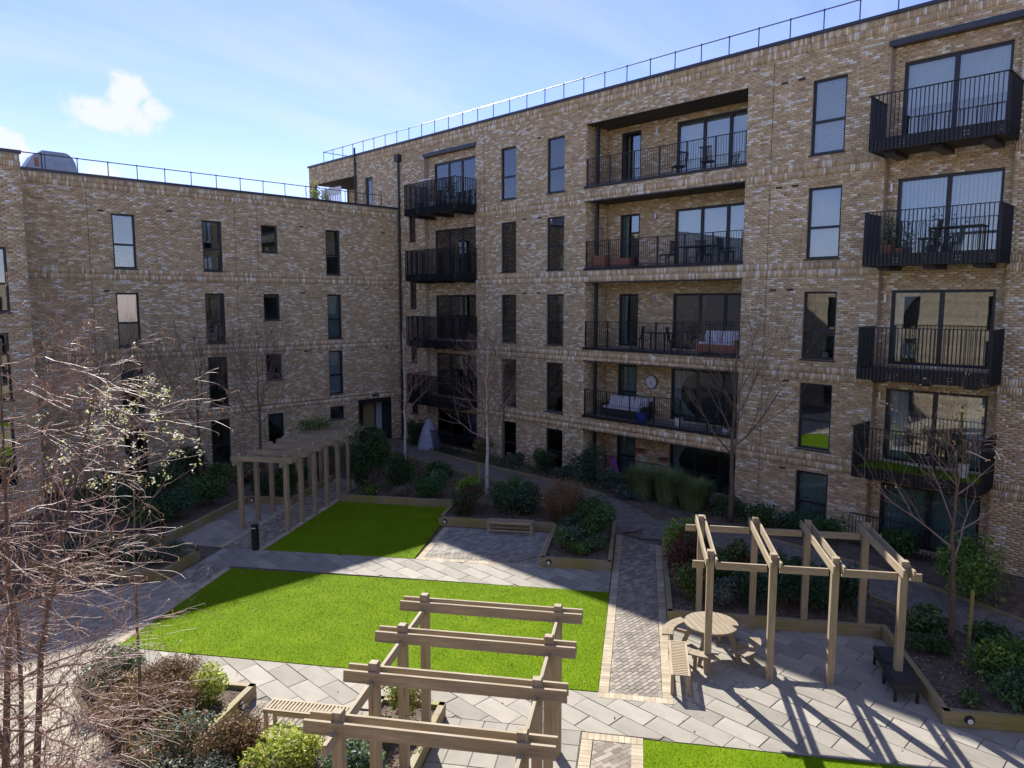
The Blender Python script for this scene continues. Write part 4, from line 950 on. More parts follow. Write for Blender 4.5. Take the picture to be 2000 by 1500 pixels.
chair(6.3,.7,2.58+.302,R(200),'dark wire chair on the lowest right balcony'); pot(5.4,.6,2.88,'white pot on the lowest right balcony','white_paint',.14,.4,(60,.12,.15),8)
mb=MB(); WR.box(mb,4.9,8.06,2.882,2.90,.04,1.28); tag(mb.build('grass_mat','lawn'),'green artificial grass mat on the lowest right balcony','mat')
for i,u in enumerate((29.7,28.9,28.1,27.5)): pot(u,.95-.1*i,12.10+.302,['leafy pot at the left end of the top balcony near the corner','second leafy pot on the top balcony near the corner','third leafy pot on the top balcony near the corner','rightmost leafy pot on the top balcony near the corner'][i],['black_plastic','white_paint','black_plastic','terracotta'][i],.15,.32,(200,.2,.42),20+i)
root=empty('drying_rack',loc_(29.9,.55,12.402),0,'white folding rack on the top balcony near the corner','rack')
mb=MB()
for z in (1.2,1.35,1.5): mb.box(-.02,.02,-.45,.45,z,z+.05)
mb.build('rail','white_paint',root); 
for s in (-1,1): mb=MB(); mb.box(-.03,.03,s*.46-.01,s*.46+.01,0,1.6); mb.build('leg','white_paint',root)
# clock
root=empty('wall_clock',loc_(17.34,-1.475,4.50),0,'large round pale clock hanging on the loggia wall','clock')
mb=MB(); mb.tube([(0,0,0),(-.05,0,0)],.30,32); mb.build('case','black_plastic',root)
mb=MB(); mb.tube([(-.045,0,0),(-.054,0,0)],.265,32); mb.build('face','curtain_white',root)
mb=MB()
for i in range(12):
    a=i*math.pi/6; c_,s_=math.cos(a),math.sin(a); pts=[]
    for rr,tt in ((.20,-.010),(.25,-.010),(.25,.010),(.20,.010)): pts.append((rr*s_+tt*c_, rr*c_-tt*s_))
    mb.hexa([(-.054,y,z) for y,z in pts]+[(-.058,y,z) for y,z in pts])
mb.build('hour_mark','black_plastic',root)
def hand(a,l,w_,x):
    c_,s_=math.cos(a),math.sin(a); pts=[(rr*s_+tt*c_,rr*c_-tt*s_) for rr,tt in ((-.04,-w_),(l,-w_*.6),(l,w_*.6),(-.04,w_))]
    mb=MB(); mb.hexa([(x,y,z) for y,z in pts]+[(x-.004,y,z) for y,z in pts]); mb.build('hand','black_plastic',root)
hand(R(160),.15,.012,-.06); hand(R(215),.22,.009,-.066)
mb=MB(); mb.tube([(-.03,0,.30),(-.03,0,.42)],.008,6); mb.build('hanger','black_plastic',root)
# picture on the 4th floor loggia side wall
root=empty('framed_picture',(XR+.9,19.79,10.55),0,'framed picture on the loggia side wall beside the pipes','picture')
mb=MB(); mb.box(-.27,.27,-.04,-.012,-.4,.4); mb.build('frame','terracotta',root); mb=MB(); mb.box(-.22,.22,-.046,-.041,-.35,.35); mb.build('canvas','artwork',root)
# white cat-flap style wall items: hanging baskets on ground loggia
for i,(u,z) in enumerate(((17.75,1.62),(16.55,1.42))):
    root=empty('hanging_basket',loc_(u,-1.28,z),0,['left brown bowl on the ground-floor loggia wall','right brown bowl on the ground-floor loggia wall'][i],'basket'); mb=MB(); mb.tube([(0,0,-.12),(0,0,-.08),(0,0,0)],[.08,.19,.24],14); mb.build('bowl','terracotta',root)
    mb=MB(); mb.box(-.02,.22,-.015,.015,-.03,.0); mb.build('bracket','black_plastic',root)
# covered garden furniture near corner and pink ball/towel on rails
root=empty('covered_parasol',(22.6,29.15,.3),0,'pale grey cloth cover draped over garden furniture by the corner','cover')
mb=MB(); n=18; prof=[(.0,1.62),(.10,1.55),(.26,1.2),(.40,.75),(.50,.3),(.54,.05)]
for k,(r_,z) in enumerate(prof):
    for j in range(n): a=2*math.pi*j/n; q=r_*(1+.13*math.sin(j*2.7+k*.6)*(k/5)); mb.v.append((math.cos(a)*q*1.15,math.sin(a)*q,z))
for k in range(len(prof)-1):
    for j in range(n): mb.f.append((k*n+j,(k+1)*n+j,(k+1)*n+(j+1)%n,k*n+(j+1)%n))
mb.build('cover','cover_cloth',root,smooth=True)
mb=MB(); mb.tube([(0,0,-.0),(0,0,1.5)],.03,6); mb.build('stand','black_plastic',root)
# fence of the ground-floor garden at the corner
def gfence(x0,y0,x1,y1,label,z=.3,h=1.05):
    l=math.dist((x0,y0),(x1,y1)); root=empty('garden_fence',(x0,y0,z),math.atan2(y1-y0,x1-x0),label,'fence','ground-floor railings')
    mb=MB(); mb.box(0,l,-.02,.02,h-.03,h); mb.box(0,l,-.015,.015,.08,.11); mb.build('rail','fin',root)
    mb=MB(); n=int(l/.1)
    for i in range(n+1): mb.box(i*l/n-.007,i*l/n+.007,-.012,.012,-.25 if i%10==0 else .081,h-.031)
    mb.build('balusters','fin',root)
gfence(22.45,30.7,22.45,26.5,'dark metal railing in front of the ground-floor corner terrace')
gfence(22.75,8.3,22.75,4.6,'dark metal railing in front of the ground-floor terrace at far right')
for i,(u,z,c,l) in enumerate(((18.35,.35,'pink_plastic','pink towel hanging on the ground-floor loggia railing'),(15.0,.3,'pink_plastic','row of pink cloth on the ground-floor loggia railing'))):
    mb=MB(); ws_=.3 if i==0 else .9; n=12
    for k in range(n+1):
        uu=u+ws_*(k/n-.5)
        for z_,d_ in ((1.38,-.11),(.95,-.13),(.62,-.12)): mb.v.append(WR.pt(uu-(.5*(1.43-z_) if i==0 else 0),z_ if i==0 else .55+(z_-.62)*.5,d_+.02*math.sin(k*1.9)))
    for k in range(n):
        for j in range(2): a=k*3+j; mb.f.append((a,a+1,a+4,a+3))
    o=mb.build('towel',c,smooth=True); md=o.modifiers.new('s','SOLIDIFY'); md.thickness=.012; tag(o,l,'towel')
# things on the roof terrace
root=empty('white_screen',(XR-.35,39.2,12.36),0,'white slatted screen on the roof terrace','screen')
mb=MB(); mb.box(-.02,.02,-1.1,1.1,1.75,2.2); mb.build('panel','white_paint',root)
for i in range(12): mb=MB(); mb.box(-.02,.02,-1.1+i*.195,-1.03+i*.195,.0,1.749); mb.build('slat','white_paint',root)
# ================================================================== VEGETATION
def leaf(mb,p,s,r2,col,up=.3,asp=.5):
    n=Vector((r2.gauss(0,1),r2.gauss(0,1),r2.gauss(0,1)+up)); 
    v=Vector((r2.gauss(0,1),r2.gauss(0,1),r2.gauss(0,.6))); n.normalize(); v=(v-n*v.dot(n))
    if v.length<1e-3: return
    v=v.normalized()*s; q=n.cross(v)*asp; d=n*s*.15
    mb.quad(tuple(p-v),tuple(p+q*1.0+d),tuple(p+v),tuple(p-q*1.0+d),col)
PALS={'dark':[(.030,.060,.022),(.042,.080,.028),(.055,.098,.035)],'green':[(.05,.11,.028),(.07,.145,.036),(.095,.175,.045)],'lime':[(.16,.25,.035),(.22,.31,.05),(.12,.20,.03)],'yellow':[(.40,.42,.07),(.48,.50,.14),(.26,.33,.05),(.15,.22,.04)],
 'red':[(.13,.028,.030),(.17,.045,.035),(.055,.075,.03),(.09,.03,.03)],'brown':[(.21,.135,.075),(.26,.175,.10),(.16,.10,.06),(.30,.22,.14)],'grey':[(.13,.16,.13),(.17,.19,.16),(.09,.12,.09)],'grass':[(.12,.17,.06),(.16,.21,.08),(.20,.22,.10)],'teal':[(.030,.075,.05),(.045,.095,.065),(.06,.12,.08)],'rust':[(.22,.11,.05),(.17,.13,.05),(.10,.12,.04)]}
PALS={k:[tuple(min(.7,c*1.35) for c in q) for q in v] for k,v in PALS.items()}
def shrub(label,x,y,rx,ry,h,pal,n=1400,s=.045,z=None,style='blob',seed=None,group='garden shrubs',name='shrub',cat='shrub',asp=.5,minz=.06):
    z0=hgt(x,y) if z is None else z; rx*=1.18; ry*=1.18; h*=1.15; n=int(n*1.35)
    r2=random.Random(seed if seed is not None else int(abs(x*131+y*717)*10)%99991)
    root=empty(name,(x,y,z0),0,label,cat,group)
    pals=PALS[pal] if isinstance(pal,str) else [c for q in pal for c in PALS[q]]
    mb=MB()
    if style=='blob':
        k=9; blobs=[]
        for i in range(k):
            a=r2.uniform(0,6.283); q=math.sqrt(r2.random())*.62; blobs.append((math.cos(a)*q*rx,math.sin(a)*q*ry,h*r2.uniform(.32,.74),r2.uniform(.30,.48)))
        per=[r2.choice(pals) for _ in blobs]
        for i in range(n):
            bi=r2.randrange(k); bx,by,bz,br=blobs[bi]
            d=Vector((r2.gauss(0,1),r2.gauss(0,1),r2.gauss(0,1))).normalized()*(r2.random()**.35)
            p=Vector((bx+d.x*br*rx*1.15,by+d.y*br*ry*1.15,bz+d.z*br*h*.85)); 
            if p.z<minz: p.z=minz+r2.random()*.12*h
            c=r2.choice(pals) if r2.random()<.6 else per[bi]; v=r2.uniform(.75,1.25); leaf(mb,p,s*r2.uniform(.6,1.25),r2,(c[0]*v,c[1]*v,c[2]*v),asp=asp)
        mb.build('foliage','foliage',root)
        mb=MB()
        for bx,by,bz,br in blobs: mb.tube([(bx*.12,by*.12,-.03),(bx*.5,by*.5,bz*.5),(bx,by,bz+br*h*.3)],[.016,.011,.004],4)
        mb.build('stems','twig_grey',root)
    elif style=='twiggy':   # mass of bare upright stems
        for i in range(n):
            a=r2.uniform(0,6.283); q=math.sqrt(r2.random()); bx,by=math.cos(a)*q*rx*.45,math.sin(a)*q*ry*.45; l=h*r2.uniform(.55,1.05); t=r2.uniform(.5,1.15)
            tip=Vector((math.cos(a)*q*rx*t+r2.gauss(0,.06),math.sin(a)*q*ry*t+r2.gauss(0,.06),l*(1-.25*q))); c=r2.choice(pals); v=r2.uniform(.75,1.2); c=(c[0]*v,c[1]*v,c[2]*v)
            mid=Vector((bx,by,0)).lerp(tip,.5)+Vector((r2.gauss(0,.03),r2.gauss(0,.03),.05*h))
            mb.tube([(bx,by,-.02),tuple(mid),tuple(tip)],[.005,.0035,.0015],3,c,cap=False)
            for _ in range(3):
                st=mid.lerp(tip,r2.random()); e=st+Vector((r2.gauss(0,.10),r2.gauss(0,.10),r2.uniform(.02,.16)))*h*.8; mb.tube([tuple(st),tuple(e)],[.003,.0012],3,c,cap=False)
                leaf(mb,e,s*r2.uniform(.5,1),r2,c)
        mb.build('stems','foliage',root)
    elif style=='grass':
        for i in range(n):
            a=r2.uniform(0,6.283); q=math.sqrt(r2.random()); bx,by=math.cos(a)*q*rx*.5,math.sin(a)*q*ry*.5; l=h*r2.uniform(.6,1.1); c=r2.choice(pals); v=r2.uniform(.75,1.25); c=(c[0]*v,c[1]*v,c[2]*v)
            dx,dy=math.cos(a)*q*rx*.6+r2.gauss(0,.08),math.sin(a)*q*ry*.6+r2.gauss(0,.08); w_=s*.22; b0=Vector((bx,by,0)); m_=Vector((bx+dx*.4,by+dy*.4,l*.7)); t_=Vector((bx+dx,by+dy,l*r2.uniform(.75,1.0))); sd=Vector((-dy,dx,0)); sd=sd.normalized()*w_ if sd.length>1e-4 else Vector((w_,0,0))
            mb.quad(tuple(b0-sd),tuple(b0+sd),tuple(m_+sd*.8),tuple(m_-sd*.8),c); mb.quad(tuple(m_-sd*.8),tuple(m_+sd*.8),tuple(t_+sd*.1),tuple(t_-sd*.1),c)
        mb.build('blades','foliage',root)
    return root
def sab(label,a,b,*k,**kw): x,y=P(a,b); kw.setdefault('z',.2); return shrub(label,x,y,*k,**kw)
# --- U-shaped foreground bed
sab('yellow-green rounded shrub at the right end of the left arm of the U-shaped bed',11.85,-8.05,.38,.34,.58,'yellow',1500,.04)
sab('wide mass of rusty brown bare stems filling the left of the U-shaped bed',11.2,-8.75,.8,.75,.6,'brown',1200,.04,style='twiggy')
sab('brown dead-stemmed clump behind the wide brown mass in the U-shaped bed',11.95,-9.0,.7,.4,.65,'brown',700,.035,style='twiggy')
sab('grey-green leafy shrub at the back left corner of the U-shaped bed',11.95,-10.15,.6,.5,.75,('green','grey'),1600,.04)
sab('grey-brown straggly clump in front of the foreground bench',10.2,-7.5,.75,.6,.75,('grey','rust'),1700,.04)
sab('straw-coloured spiky clump left of the foreground bench front',10.3,-6.55,.5,.4,.7,('rust','brown'),600,.04,style='twiggy')
sab('bright yellow-green variegated shrub in front of the foreground bench',10.15,-5.7,.7,.42,.62,'yellow',2200,.04)
sab('glossy mid-green shrub below the foreground pergola',10.1,-4.35,.5,.45,.72,('green','grey'),1800,.045)
sab('yellow and red leaved shrub at the back of the right arm of the U-shaped bed',12.05,-4.2,.42,.42,.72,('yellow','rust'),1500,.038)
sab('low dark shrub halfway along the right arm of the U-shaped bed',11.2,-4.2,.4,.35,.42,('dark','rust'),700,.04)
sab('silvery grey low clump at the near edge of the U-shaped bed',9.2,-6.7,.75,.6,.5,'grey',1500,.04)
sab('green and yellow shrub at the bottom edge under the foreground pergola',9.0,-4.6,.55,.5,.6,('lime','green'),1500,.045)
# --- L-shaped bed
sab('dark red-tinged rounded shrub at the left end of the L-shaped bed',24.75,-6.1,.75,.6,.95,('red','dark','dark'),2000,.05)
sab('light green bushy top behind the red-tinged shrub',25.6,-6.2,.55,.45,1.05,'lime',1100,.05)
sab('large dark green glossy shrub behind the bench in shade',24.9,-4.4,1.0,.65,1.0,('teal','dark'),2600,.055)
sab('mid green leafy shrub behind the large glossy one',25.8,-4.7,.7,.5,1.1,'green',1400,.06)
sab('pinkish brown leafless rounded bush in the L-shaped bed',24.6,-2.6,.75,.7,1.35,'brown',900,.04,style='twiggy')
sab('grey-green shrub with pale tips at the front of the L-shaped bed',21.6,-2.2,.55,.45,.7,('grey','green'),1700,.045)
sab('small bright green clump by the bulkhead lamp',21.2,-1.75,.35,.35,.4,'green',700,.04)
sab('tall dark green shrub at the right of the L-shaped bed',22.7,-1.45,.75,.6,1.0,('dark','green'),2200,.05)
sab('low grey-green spreading shrub in the middle of the L-shaped bed',23.2,-2.2,.55,.5,.7,('dark','grey'),1200,.05)
sab('dense dark shrub at the back right corner of the L-shaped bed',24.0,-1.55,.6,.5,.95,('dark','green'),1800,.05)
sab('low green mound on the path side of the L-shaped bed',21.7,-1.25,.4,.32,.5,('green','grey'),900,.045)
# --- bed behind the right pergola
sab('dark leafy shrub in the middle of the bed behind the right pergola',19.4,2.2,.6,.5,.9,('dark','green'),1500,.05)
sab('reddish green shrub behind the middle posts of the right pergola',20.2,2.7,.55,.5,.9,('red','green','dark'),1300,.05)
sab('broad green shrub at the right end of the bed behind the right pergola',19.2,4.7,.65,.55,.8,('green','teal'),1500,.05)
sab('green mound behind the low shrub in the far right bed',15.7,8.4,.7,.6,.8,('green','dark'),1500,.05)
sab('dark ground-hugging shrub at the foot of the leaning tree',16.4,6.3,.5,.4,.35,('dark','green'),800,.045)
sab('bright green shrub at the top of the bed by the brick path',21.3,1.3,.55,.5,1.15,'lime',1700,.05)
sab('dark red leaved shrub beside the brick path',20.2,1.35,.7,.5,1.05,('red','red','dark'),2200,.05)
sab('orange and green mixed shrub below the red one',18.5,1.35,.55,.5,.85,('rust','green','dark'),1800,.045)
sab('grey feathery clump behind the picnic table',18.3,2.15,.45,.4,.6,'grey',900,.045)
for i,(b,t) in enumerate(((2.9,'first'),(3.65,'second'),(4.4,'third'),(5.1,'fourth'))): sab('dark glossy evergreen shrub behind the right pergola, %s from the picnic table'%t,18.35+.12*(i%2),b,.55,.5,.95,('teal','dark'),1700,.05)
sab('green leafy shrub behind the dark row at the right pergola',19.6,3.6,.6,.6,.9,('green','dark'),1300,.055)
# --- far right bed
sab('large yellow-green shrub below the lowest right balcony',19.6,8.3,.95,.8,1.35,('lime','green'),2600,.06)
sab('bright yellow-green shrub in the middle of the far right bed',15.6,7.25,.62,.5,.75,('lime','green'),1900,.05)
sab('low green shrub at the front of the far right bed',14.7,7.3,.7,.5,.45,('green','teal'),1300,.05)
sab('small dark plant at the edge of the far right bed near the lamp',14.4,6.35,.35,.3,.22,('dark','grass'),450,.04)
sab('low green plant near the stake in the far right bed',17.0,7.7,.5,.45,.5,('dark','green'),800,.05)
# --- far bed behind the shaded lawn
sab('tall dark evergreen hedge bush at the end of the long pergola',27.7,-10.85,.75,.8,2.15,'dark',4200,.06)
sab('dark evergreen bush just right of the tall hedge bush',27.6,-9.75,.7,.6,1.35,'dark',2200,.055)
sab('mid green rounded shrub behind the shaded lawn near the white birch',26.9,-7.9,.85,.6,.85,('green','teal'),2200,.055)
sab('small yellow-green plant at the foot of the dark hedge bush',26.6,-10.5,.4,.3,.45,('lime','dark'),600,.045)
sab('low brown ground plant between hedge and birch',26.7,-9.2,.6,.35,.35,('brown','grey'),500,.04)
# --- bed left of long pergola
for i,(a,b,rr,h,t) in enumerate(((25.9,-14.6,.6,.8,'first'),(26.1,-13.8,.55,.9,'second'),(27.4,-14.2,.7,.9,'third'),(24.0,-16.0,.8,1.0,'fourth'),(22.4,-16.2,.8,.9,'fifth'),(21.2,-16.3,.7,.8,'sixth'),(22.3,-17.7,.8,1.1,'seventh'),(25.6,-16.4,.8,1.2,'eighth'))):
    sab('dark green bush left of the long pergola, %s counted from its far end'%t,a,b,rr,rr*.8,h,('dark','green') if i%2 else ('dark','teal'),1700,.055)
for i in range(4): sab('clipped grey-green lavender hump in the left hedge bed, %s from the lawn'%('first','second','third','fourth')[i],18.45,-13.75-.9*i,.55,.5,.55,('grey','dark'),1300,.04)
for i,(x,y,r_,h,pal,lab) in enumerate(((20.0,19.4,.5,.5,('green','grey'),'low grey-green plant between bench bed and ramp path'),(19.6,24.6,.7,.7,('dark','green'),'dark spreading shrub halfway along the ramp path'),(18.7,26.0,.7,.6,('brown','rust'),'russet low shrub near the slim corner birch'),(18.0,28.2,.9,.9,('dark','teal'),'broad dark shrub between the hedge bush and the entrance'),(19.6,29.2,.8,.8,('green','dark'),'green shrub in front of the entrance wall'),(17.3,30.9,.9,.8,('dark','green'),'dark shrub below the small far-wall window'),(16.0,29.0,.9,.7,('dark','brown'),'low brown-green shrub behind the long pergola'),(9.8,29.6,1.0,1.1,('dark','green'),'big dark shrub before the left end of the far wall'),(7.6,29.3,1.0,1.2,('green','dark'),'leafy green shrub at the foot of the stair block'),(13.2,29.4,.8,.6,('brown','dark'),'low brownish shrub by the garden door'),(19.0,8.3,.7,.7,('green','dark'),'green shrub beside the garden path'),(18.4,4.9,.7,.6,('dark','grass'),'grassy shrub behind the leaning tree'),(22.7,6.9,.6,.8,('dark','green'),'dark bush in front of the far right terrace railing'),(22.6,9.9,.6,.6,('dark','teal'),'dark low bush below the right ground-floor window'))):
    shrub(lab,x,y,r_,r_*.9,h,pal,1700,.055)
shrub('dark clipped bush against the far wall left of the garden door',11.4,31.6,.75,.6,1.2,'dark',2000,.055)
shrub('dark evergreen bush beside the entrance path at the corner',22.6,30.6-.3,.5,.6,1.25,'dark',1900,.05)
# --- bed along the right block
for i,(x,y,r_,h,pal,lab) in enumerate(((22.9,25.3,.6,1.05,('rust','brown','dark'),'brownish shrub beside the corner terrace railing'),(22.9,23.1,.45,.55,('dark','grey'),'low dark plant in front of the left window column'),(22.95,21.4,.6,.9,('dark','dark'),'dark bush below the second window column'),(22.7,20.0,.5,.5,('grey','dark'),'pale flecked low shrub left of the big dark bush'),(22.85,19.0,.75,1.35,('dark','teal'),'big dark bush at the left end of the ground-floor railing'),(22.75,17.4,.6,.7,('dark','grey'),'dark low shrub under the ground-floor railing'),(22.4,16.3,.6,.45,('grey','teal'),'silver-blue low clump beside the curved path'))):
    shrub(lab,x,y,r_,r_*1.0,h,pal,1700,.05)
for i,(x,y,h,lab) in enumerate(((22.75,16.0,1.1,'left arching green grass clump under the railing'),(22.8,14.9,1.15,'middle arching green grass clump under the railing'),(22.75,13.8,1.0,'right arching green grass clump under the railing'))): shrub(lab,x,y,.7,.7,h,'grass',1500,.06,style='grass',group='arching grasses',name='grass_clump',cat='grass')
for i,(x,y,lab) in enumerate(((22.7,11.2,'dark leafy plant below the right window column'),(22.8,9.0,'dark low plant left of the far right railing'),(22.9,12.4,'dark plant behind the bare tree by the loggia'))): shrub(lab,x,y,.5,.6,.7,('dark','green'),1000,.05)
# climber on the far end of the long pergola
sab('green climber resting on the far rafters of the long pergola',27.6,-13.2,.8,.6,.5,('green','grass'),900,.05,z=2.45,style='blob',name='climbing_plant',cat='climber',minz=.0)
# low ground cover, uncountable
def ground_cover(name,regions,pal,dens,s,label):
    mb=MB(); r2=random.Random(77)
    for (x0,x1,y0,y1) in regions:
        for _ in range(int((x1-x0)*(y1-y0)*dens)):
            x,y=r2.uniform(x0,x1),r2.uniform(y0,y1)
            if mnoise.noise(Vector((x*.9,y*.9,3)))<-.25 or (AB(x,y)[0]<17.7 and AB(x,y)[1]<5.8): continue
            c=r2.choice(PALS[r2.choice(pal)]); v=r2.uniform(.7,1.2); leaf(mb,Vector((x,y,hgt(x,y)+abs(r2.gauss(0,.09))+.02)),s*r2.uniform(.5,1.2),r2,(c[0]*v,c[1]*v,c[2]*v))
    tag(mb.build(name,'foliage'),label,'ground cover',kind='stuff')
ground_cover('ground_cover',[(22.3,23.55,8.5,31),(17.3,20.3,22.,30.),(8.,20.5,29.6,32.8),(17.9,19.2,-1,5.2),(17.3,19.6,6.6,11.5)],('dark','brown','green','grey','grass'),300,.045,'low plants and litter carpeting the beds by the walls')
# soil litter / bark chips inside beds
def litter(label,polys,dens,z,pal,s,name='bark_chips'):
    mb=MB(); r2=random.Random(5)
    for pl in polys:
        a0,a1=min(q[0] for q in pl),max(q[0] for q in pl); b0,b1=min(q[1] for q in pl),max(q[1] for q in pl)
        for _ in range(int((a1-a0)*(b1-b0)*dens)):
            a,b=r2.uniform(a0,a1),r2.uniform(b0,b1)
            if not inpoly((a,b),pl): continue
            x,y=P(a,b); c=r2.choice(pal); v=r2.uniform(.7,1.3); leaf(mb,Vector((x,y,z+r2.random()*.015)),s*r2.uniform(.5,1.3),r2,(c[0]*v,c[1]*v,c[2]*v),up=2.5)
    tag(mb.build(name,'leaf_litter'),label,'litter',kind='stuff')
litter('bark chips and dead leaves strewn over the raised beds',[[(12.25,-10.9),(12.36,-7.5),(10.88,-7.5),(10.88,-4.72),(12.38,-4.72),(12.38,-3.64),(7,-3.64),(7,-8)],[(24.04,-6.8),(26.1,-6.8),(26.1,-2.72),(20.68,-2.72),(20.68,-.88),(24.5,-.88),(24.5,-2.72),(24.04,-2.72)],[(17.53,.9),(23,.9),(20.3,5.4),(17.53,5.4)],[(13.96,5.75),(17.4,5.75),(17.4,9.4),(13.96,9.4)]],230,.222,[(.16,.10,.06),(.24,.17,.11),(.09,.06,.04),(.33,.27,.19)],.03)
litter('dry leaves and petals scattered on the sunlit lawn',[[(13.9,-11.4),(13.9,-.8),(18.9,-.8),(18.7,-11.6)]],1.1,.036,[(.30,.22,.12),(.5,.45,.35),(.12,.08,.05),(.55,.5,.42)],.035,'fallen_leaves')
litter('dry leaves scattered on the paving',[[(12.5,-11),(12.5,5.5),(13.8,5.5),(13.8,-11)],[(13.9,-.5),(24,-.5),(24,.5),(13.9,.5)]],.8,.026,[(.25,.17,.09),(.10,.07,.04)],.03,'fallen_leaves')
# ---------------------------------------------------------------- trees
def grow(mb,r2,p,d,l,r,lev,maxlev,kids,spread,up,droop,tips,wob=.12,shrink=.68,nseg=4,twmb=None,minr=.0016):
    pts=[p.copy()]; rad=[r]; q=p.copy(); dd=d.normalized()
    for i in range(nseg):
        dd=(dd+Vector((r2.gauss(0,wob),r2.gauss(0,wob),r2.gauss(0,wob)+up-droop*(i/nseg)))).normalized(); q=q+dd*(l/nseg); pts.append(q.copy()); rad.append(max(minr,r*(1-.62*(i+1)/nseg)))
    tgt=twmb if (twmb is not None and lev>=2) else mb
    tgt.tube(pts,rad,7 if r>.03 else 5 if r>.012 else 3,cap=(r>.02))
    if lev>=maxlev: tips.append((q.copy(),dd.copy())); return
    k=kids[min(lev,len(kids)-1)]
    for i in range(k):
        t=r2.uniform(.28,1.0) if i<k-1 else 1.0; j=min(nseg-1,int(t*nseg)); st=pts[j].lerp(pts[j+1],t*nseg-j); ax=(pts[j+1]-pts[j]).normalized()
        perp=Vector((r2.gauss(0,1),r2.gauss(0,1),r2.gauss(0,1))); perp=(perp-ax*perp.dot(ax)).normalized(); an=spread*r2.uniform(.6,1.25)*(1 if i<k-1 else .4)
        nd=ax*math.cos(an)+perp*math.sin(an); grow(mb,r2,st,nd,l*shrink*r2.uniform(.75,1.2),max(minr,rad[j]*.62),lev+1,maxlev,kids,spread,up,droop,tips,wob,shrink,nseg,twmb,minr)
def tree(name,label,x,y,h,tr,seed,trunk_mat='bark',twig_mat='twig_grey',clear=.35,kids=(9,5,4,3),spread=.75,up=.07,maxlev=3,lean=(0,0),crown_l=.45,buds=None,group='bare courtyard trees',droop=0.,nb=10,minr=.003,z=None):
    r2=random.Random(seed); z0=hgt(x,y) if z is None else z
    root=empty(name,(x,y,z0),0,label,'tree',group)
    mb=MB(); n=9; pts=[]; rad=[]
    for i in range(n+1):
        t=i/n; pts.append(Vector((lean[0]*t*h+r2.gauss(0,.012)*h*t*.5,lean[1]*t*h+r2.gauss(0,.012)*h*t*.5,-.1+h*.92*t))); rad.append(max(.006,tr*(1-.88*t)*(1.25 if i==0 else 1)))
    mb.tube(pts,rad,9); mb.build('trunk',trunk_mat,root,smooth=True)
    mb=MB(); tips=[]
    for i in range(nb):
        t=clear+(1-clear)*(i+r2.random()*.6)/nb; t=min(t,.98); j=min(n-1,int(t*n)); st=pts[j].lerp(pts[j+1],t*n-j); a=i*2.4+r2.uniform(-.4,.4); el=r2.uniform(.5,.95)
        d=Vector((math.cos(a)*math.cos(el),math.sin(a)*math.cos(el),math.sin(el))); l=h*crown_l*(1.15-.75*(t-clear)/(1-clear))*r2.uniform(.8,1.15)
        grow(mb,r2,st,d,l,max(.008,rad[j]*.5),1,maxlev,kids,spread,up,droop,tips,minr=minr)
    mb.build('crown',twig_mat,root)
    if buds:
        mb=MB()
        for p,d in tips:
            for _ in range(buds[0]):
                c=r2.choice(buds[2]); v=r2.uniform(.7,1.3); leaf(mb,p+Vector((r2.gauss(0,.05),r2.gauss(0,.05),r2.gauss(0,.05))),buds[1]*r2.uniform(.6,1.3),r2,(c[0]*v,c[1]*v,c[2]*v))
        tag(mb.build('buds','foliage',root),kind='stuff')
    return root
BUD=[(.25,.15,.08),(.32,.22,.12)]
tree('birch_tree','slim white-trunked birch near the corner downpipe',19.6,27.1,7.0,.075,3,'birch','twig',.38,(5,4,3),.6,.1,3,crown_l=.20,nb=22,group='white birches')
tree('birch_tree','slim white-trunked birch behind the middle bench',19.35,21.2,6.6,.085,4,'birch','twig',.36,(5,4,3),.65,.08,3,crown_l=.22,nb=24,buds=(2,.03,BUD),group='white birches')
tree('bare_tree','bare brown-trunked tree behind the middle birch',22.55,23.6,5.6,.07,5,clear=.45,crown_l=.30,nb=12,spread=.45,up=.14)
tree('bare_tree','vase-shaped bare tree in front of the loggias',22.3,12.05,6.4,.10,6,clear=.34,crown_l=.42,nb=12,spread=.42,up=.12,buds=(1,.025,[(.20,.20,.06),(.14,.12,.05)]),minr=.0045)
tree('bare_tree','bare upright tree before the far wall, right of the garden door',14.4,30.9,5.8,.075,7,clear=.36,crown_l=.40,nb=12,spread=.4,up=.15,minr=.0045)
tree('bare_tree','bare upright tree before the far wall, left of the garden door',11.7,30.9,5.9,.075,8,clear=.36,crown_l=.40,nb=12,spread=.4,up=.15,minr=.0045)
tree('bare_tree','thin bare tree before the left end of the far wall',9.0,30.6,5.6,.06,9,clear=.36,crown_l=.38,nb=11,spread=.4,up=.14,minr=.0045)
x_,y_=P(16.75,6.85); tree('bare_tree','leaning bare tree tied to a stake in the far right bed',x_,y_,5.0,.075,10,clear=.42,crown_l=.42,nb=9,spread=.6,up=.03,lean=(.03,.04),buds=(2,.03,BUD),twig_mat='twig',z=.2)
mb=MB(); mb.tube([(0,0,-.1),(0,0,1.35)],.04,8); o=mb.build('tree_stake','stake'); o.location=(*P(16.75,7.2),.2); tag(o,'short yellow-green stake beside the leaning tree','stake')
mb=MB(); mb.tube([(0,0,-.1),(0,0,1.3)],.035,8); o=mb.build('tree_stake','stake'); o.location=(19.15,21.45,hgt(19.15,21.45)); tag(o,'yellow-green stake beside the middle birch','stake')
# blossoming small tree in the left bed
x_,y_=P(10.9,-8.75); tree('blossom_tree','slender tree with pale yellow-white blossom rising from the U-shaped bed',x_,y_,6.3,.035,12,clear=.66,crown_l=.17,nb=12,spread=.7,up=.05,maxlev=2,buds=(14,.032,[(.75,.72,.55),(.62,.62,.25),(.55,.55,.2),(.8,.78,.7)]),z=.2,group=None,lean=(.03,.03))
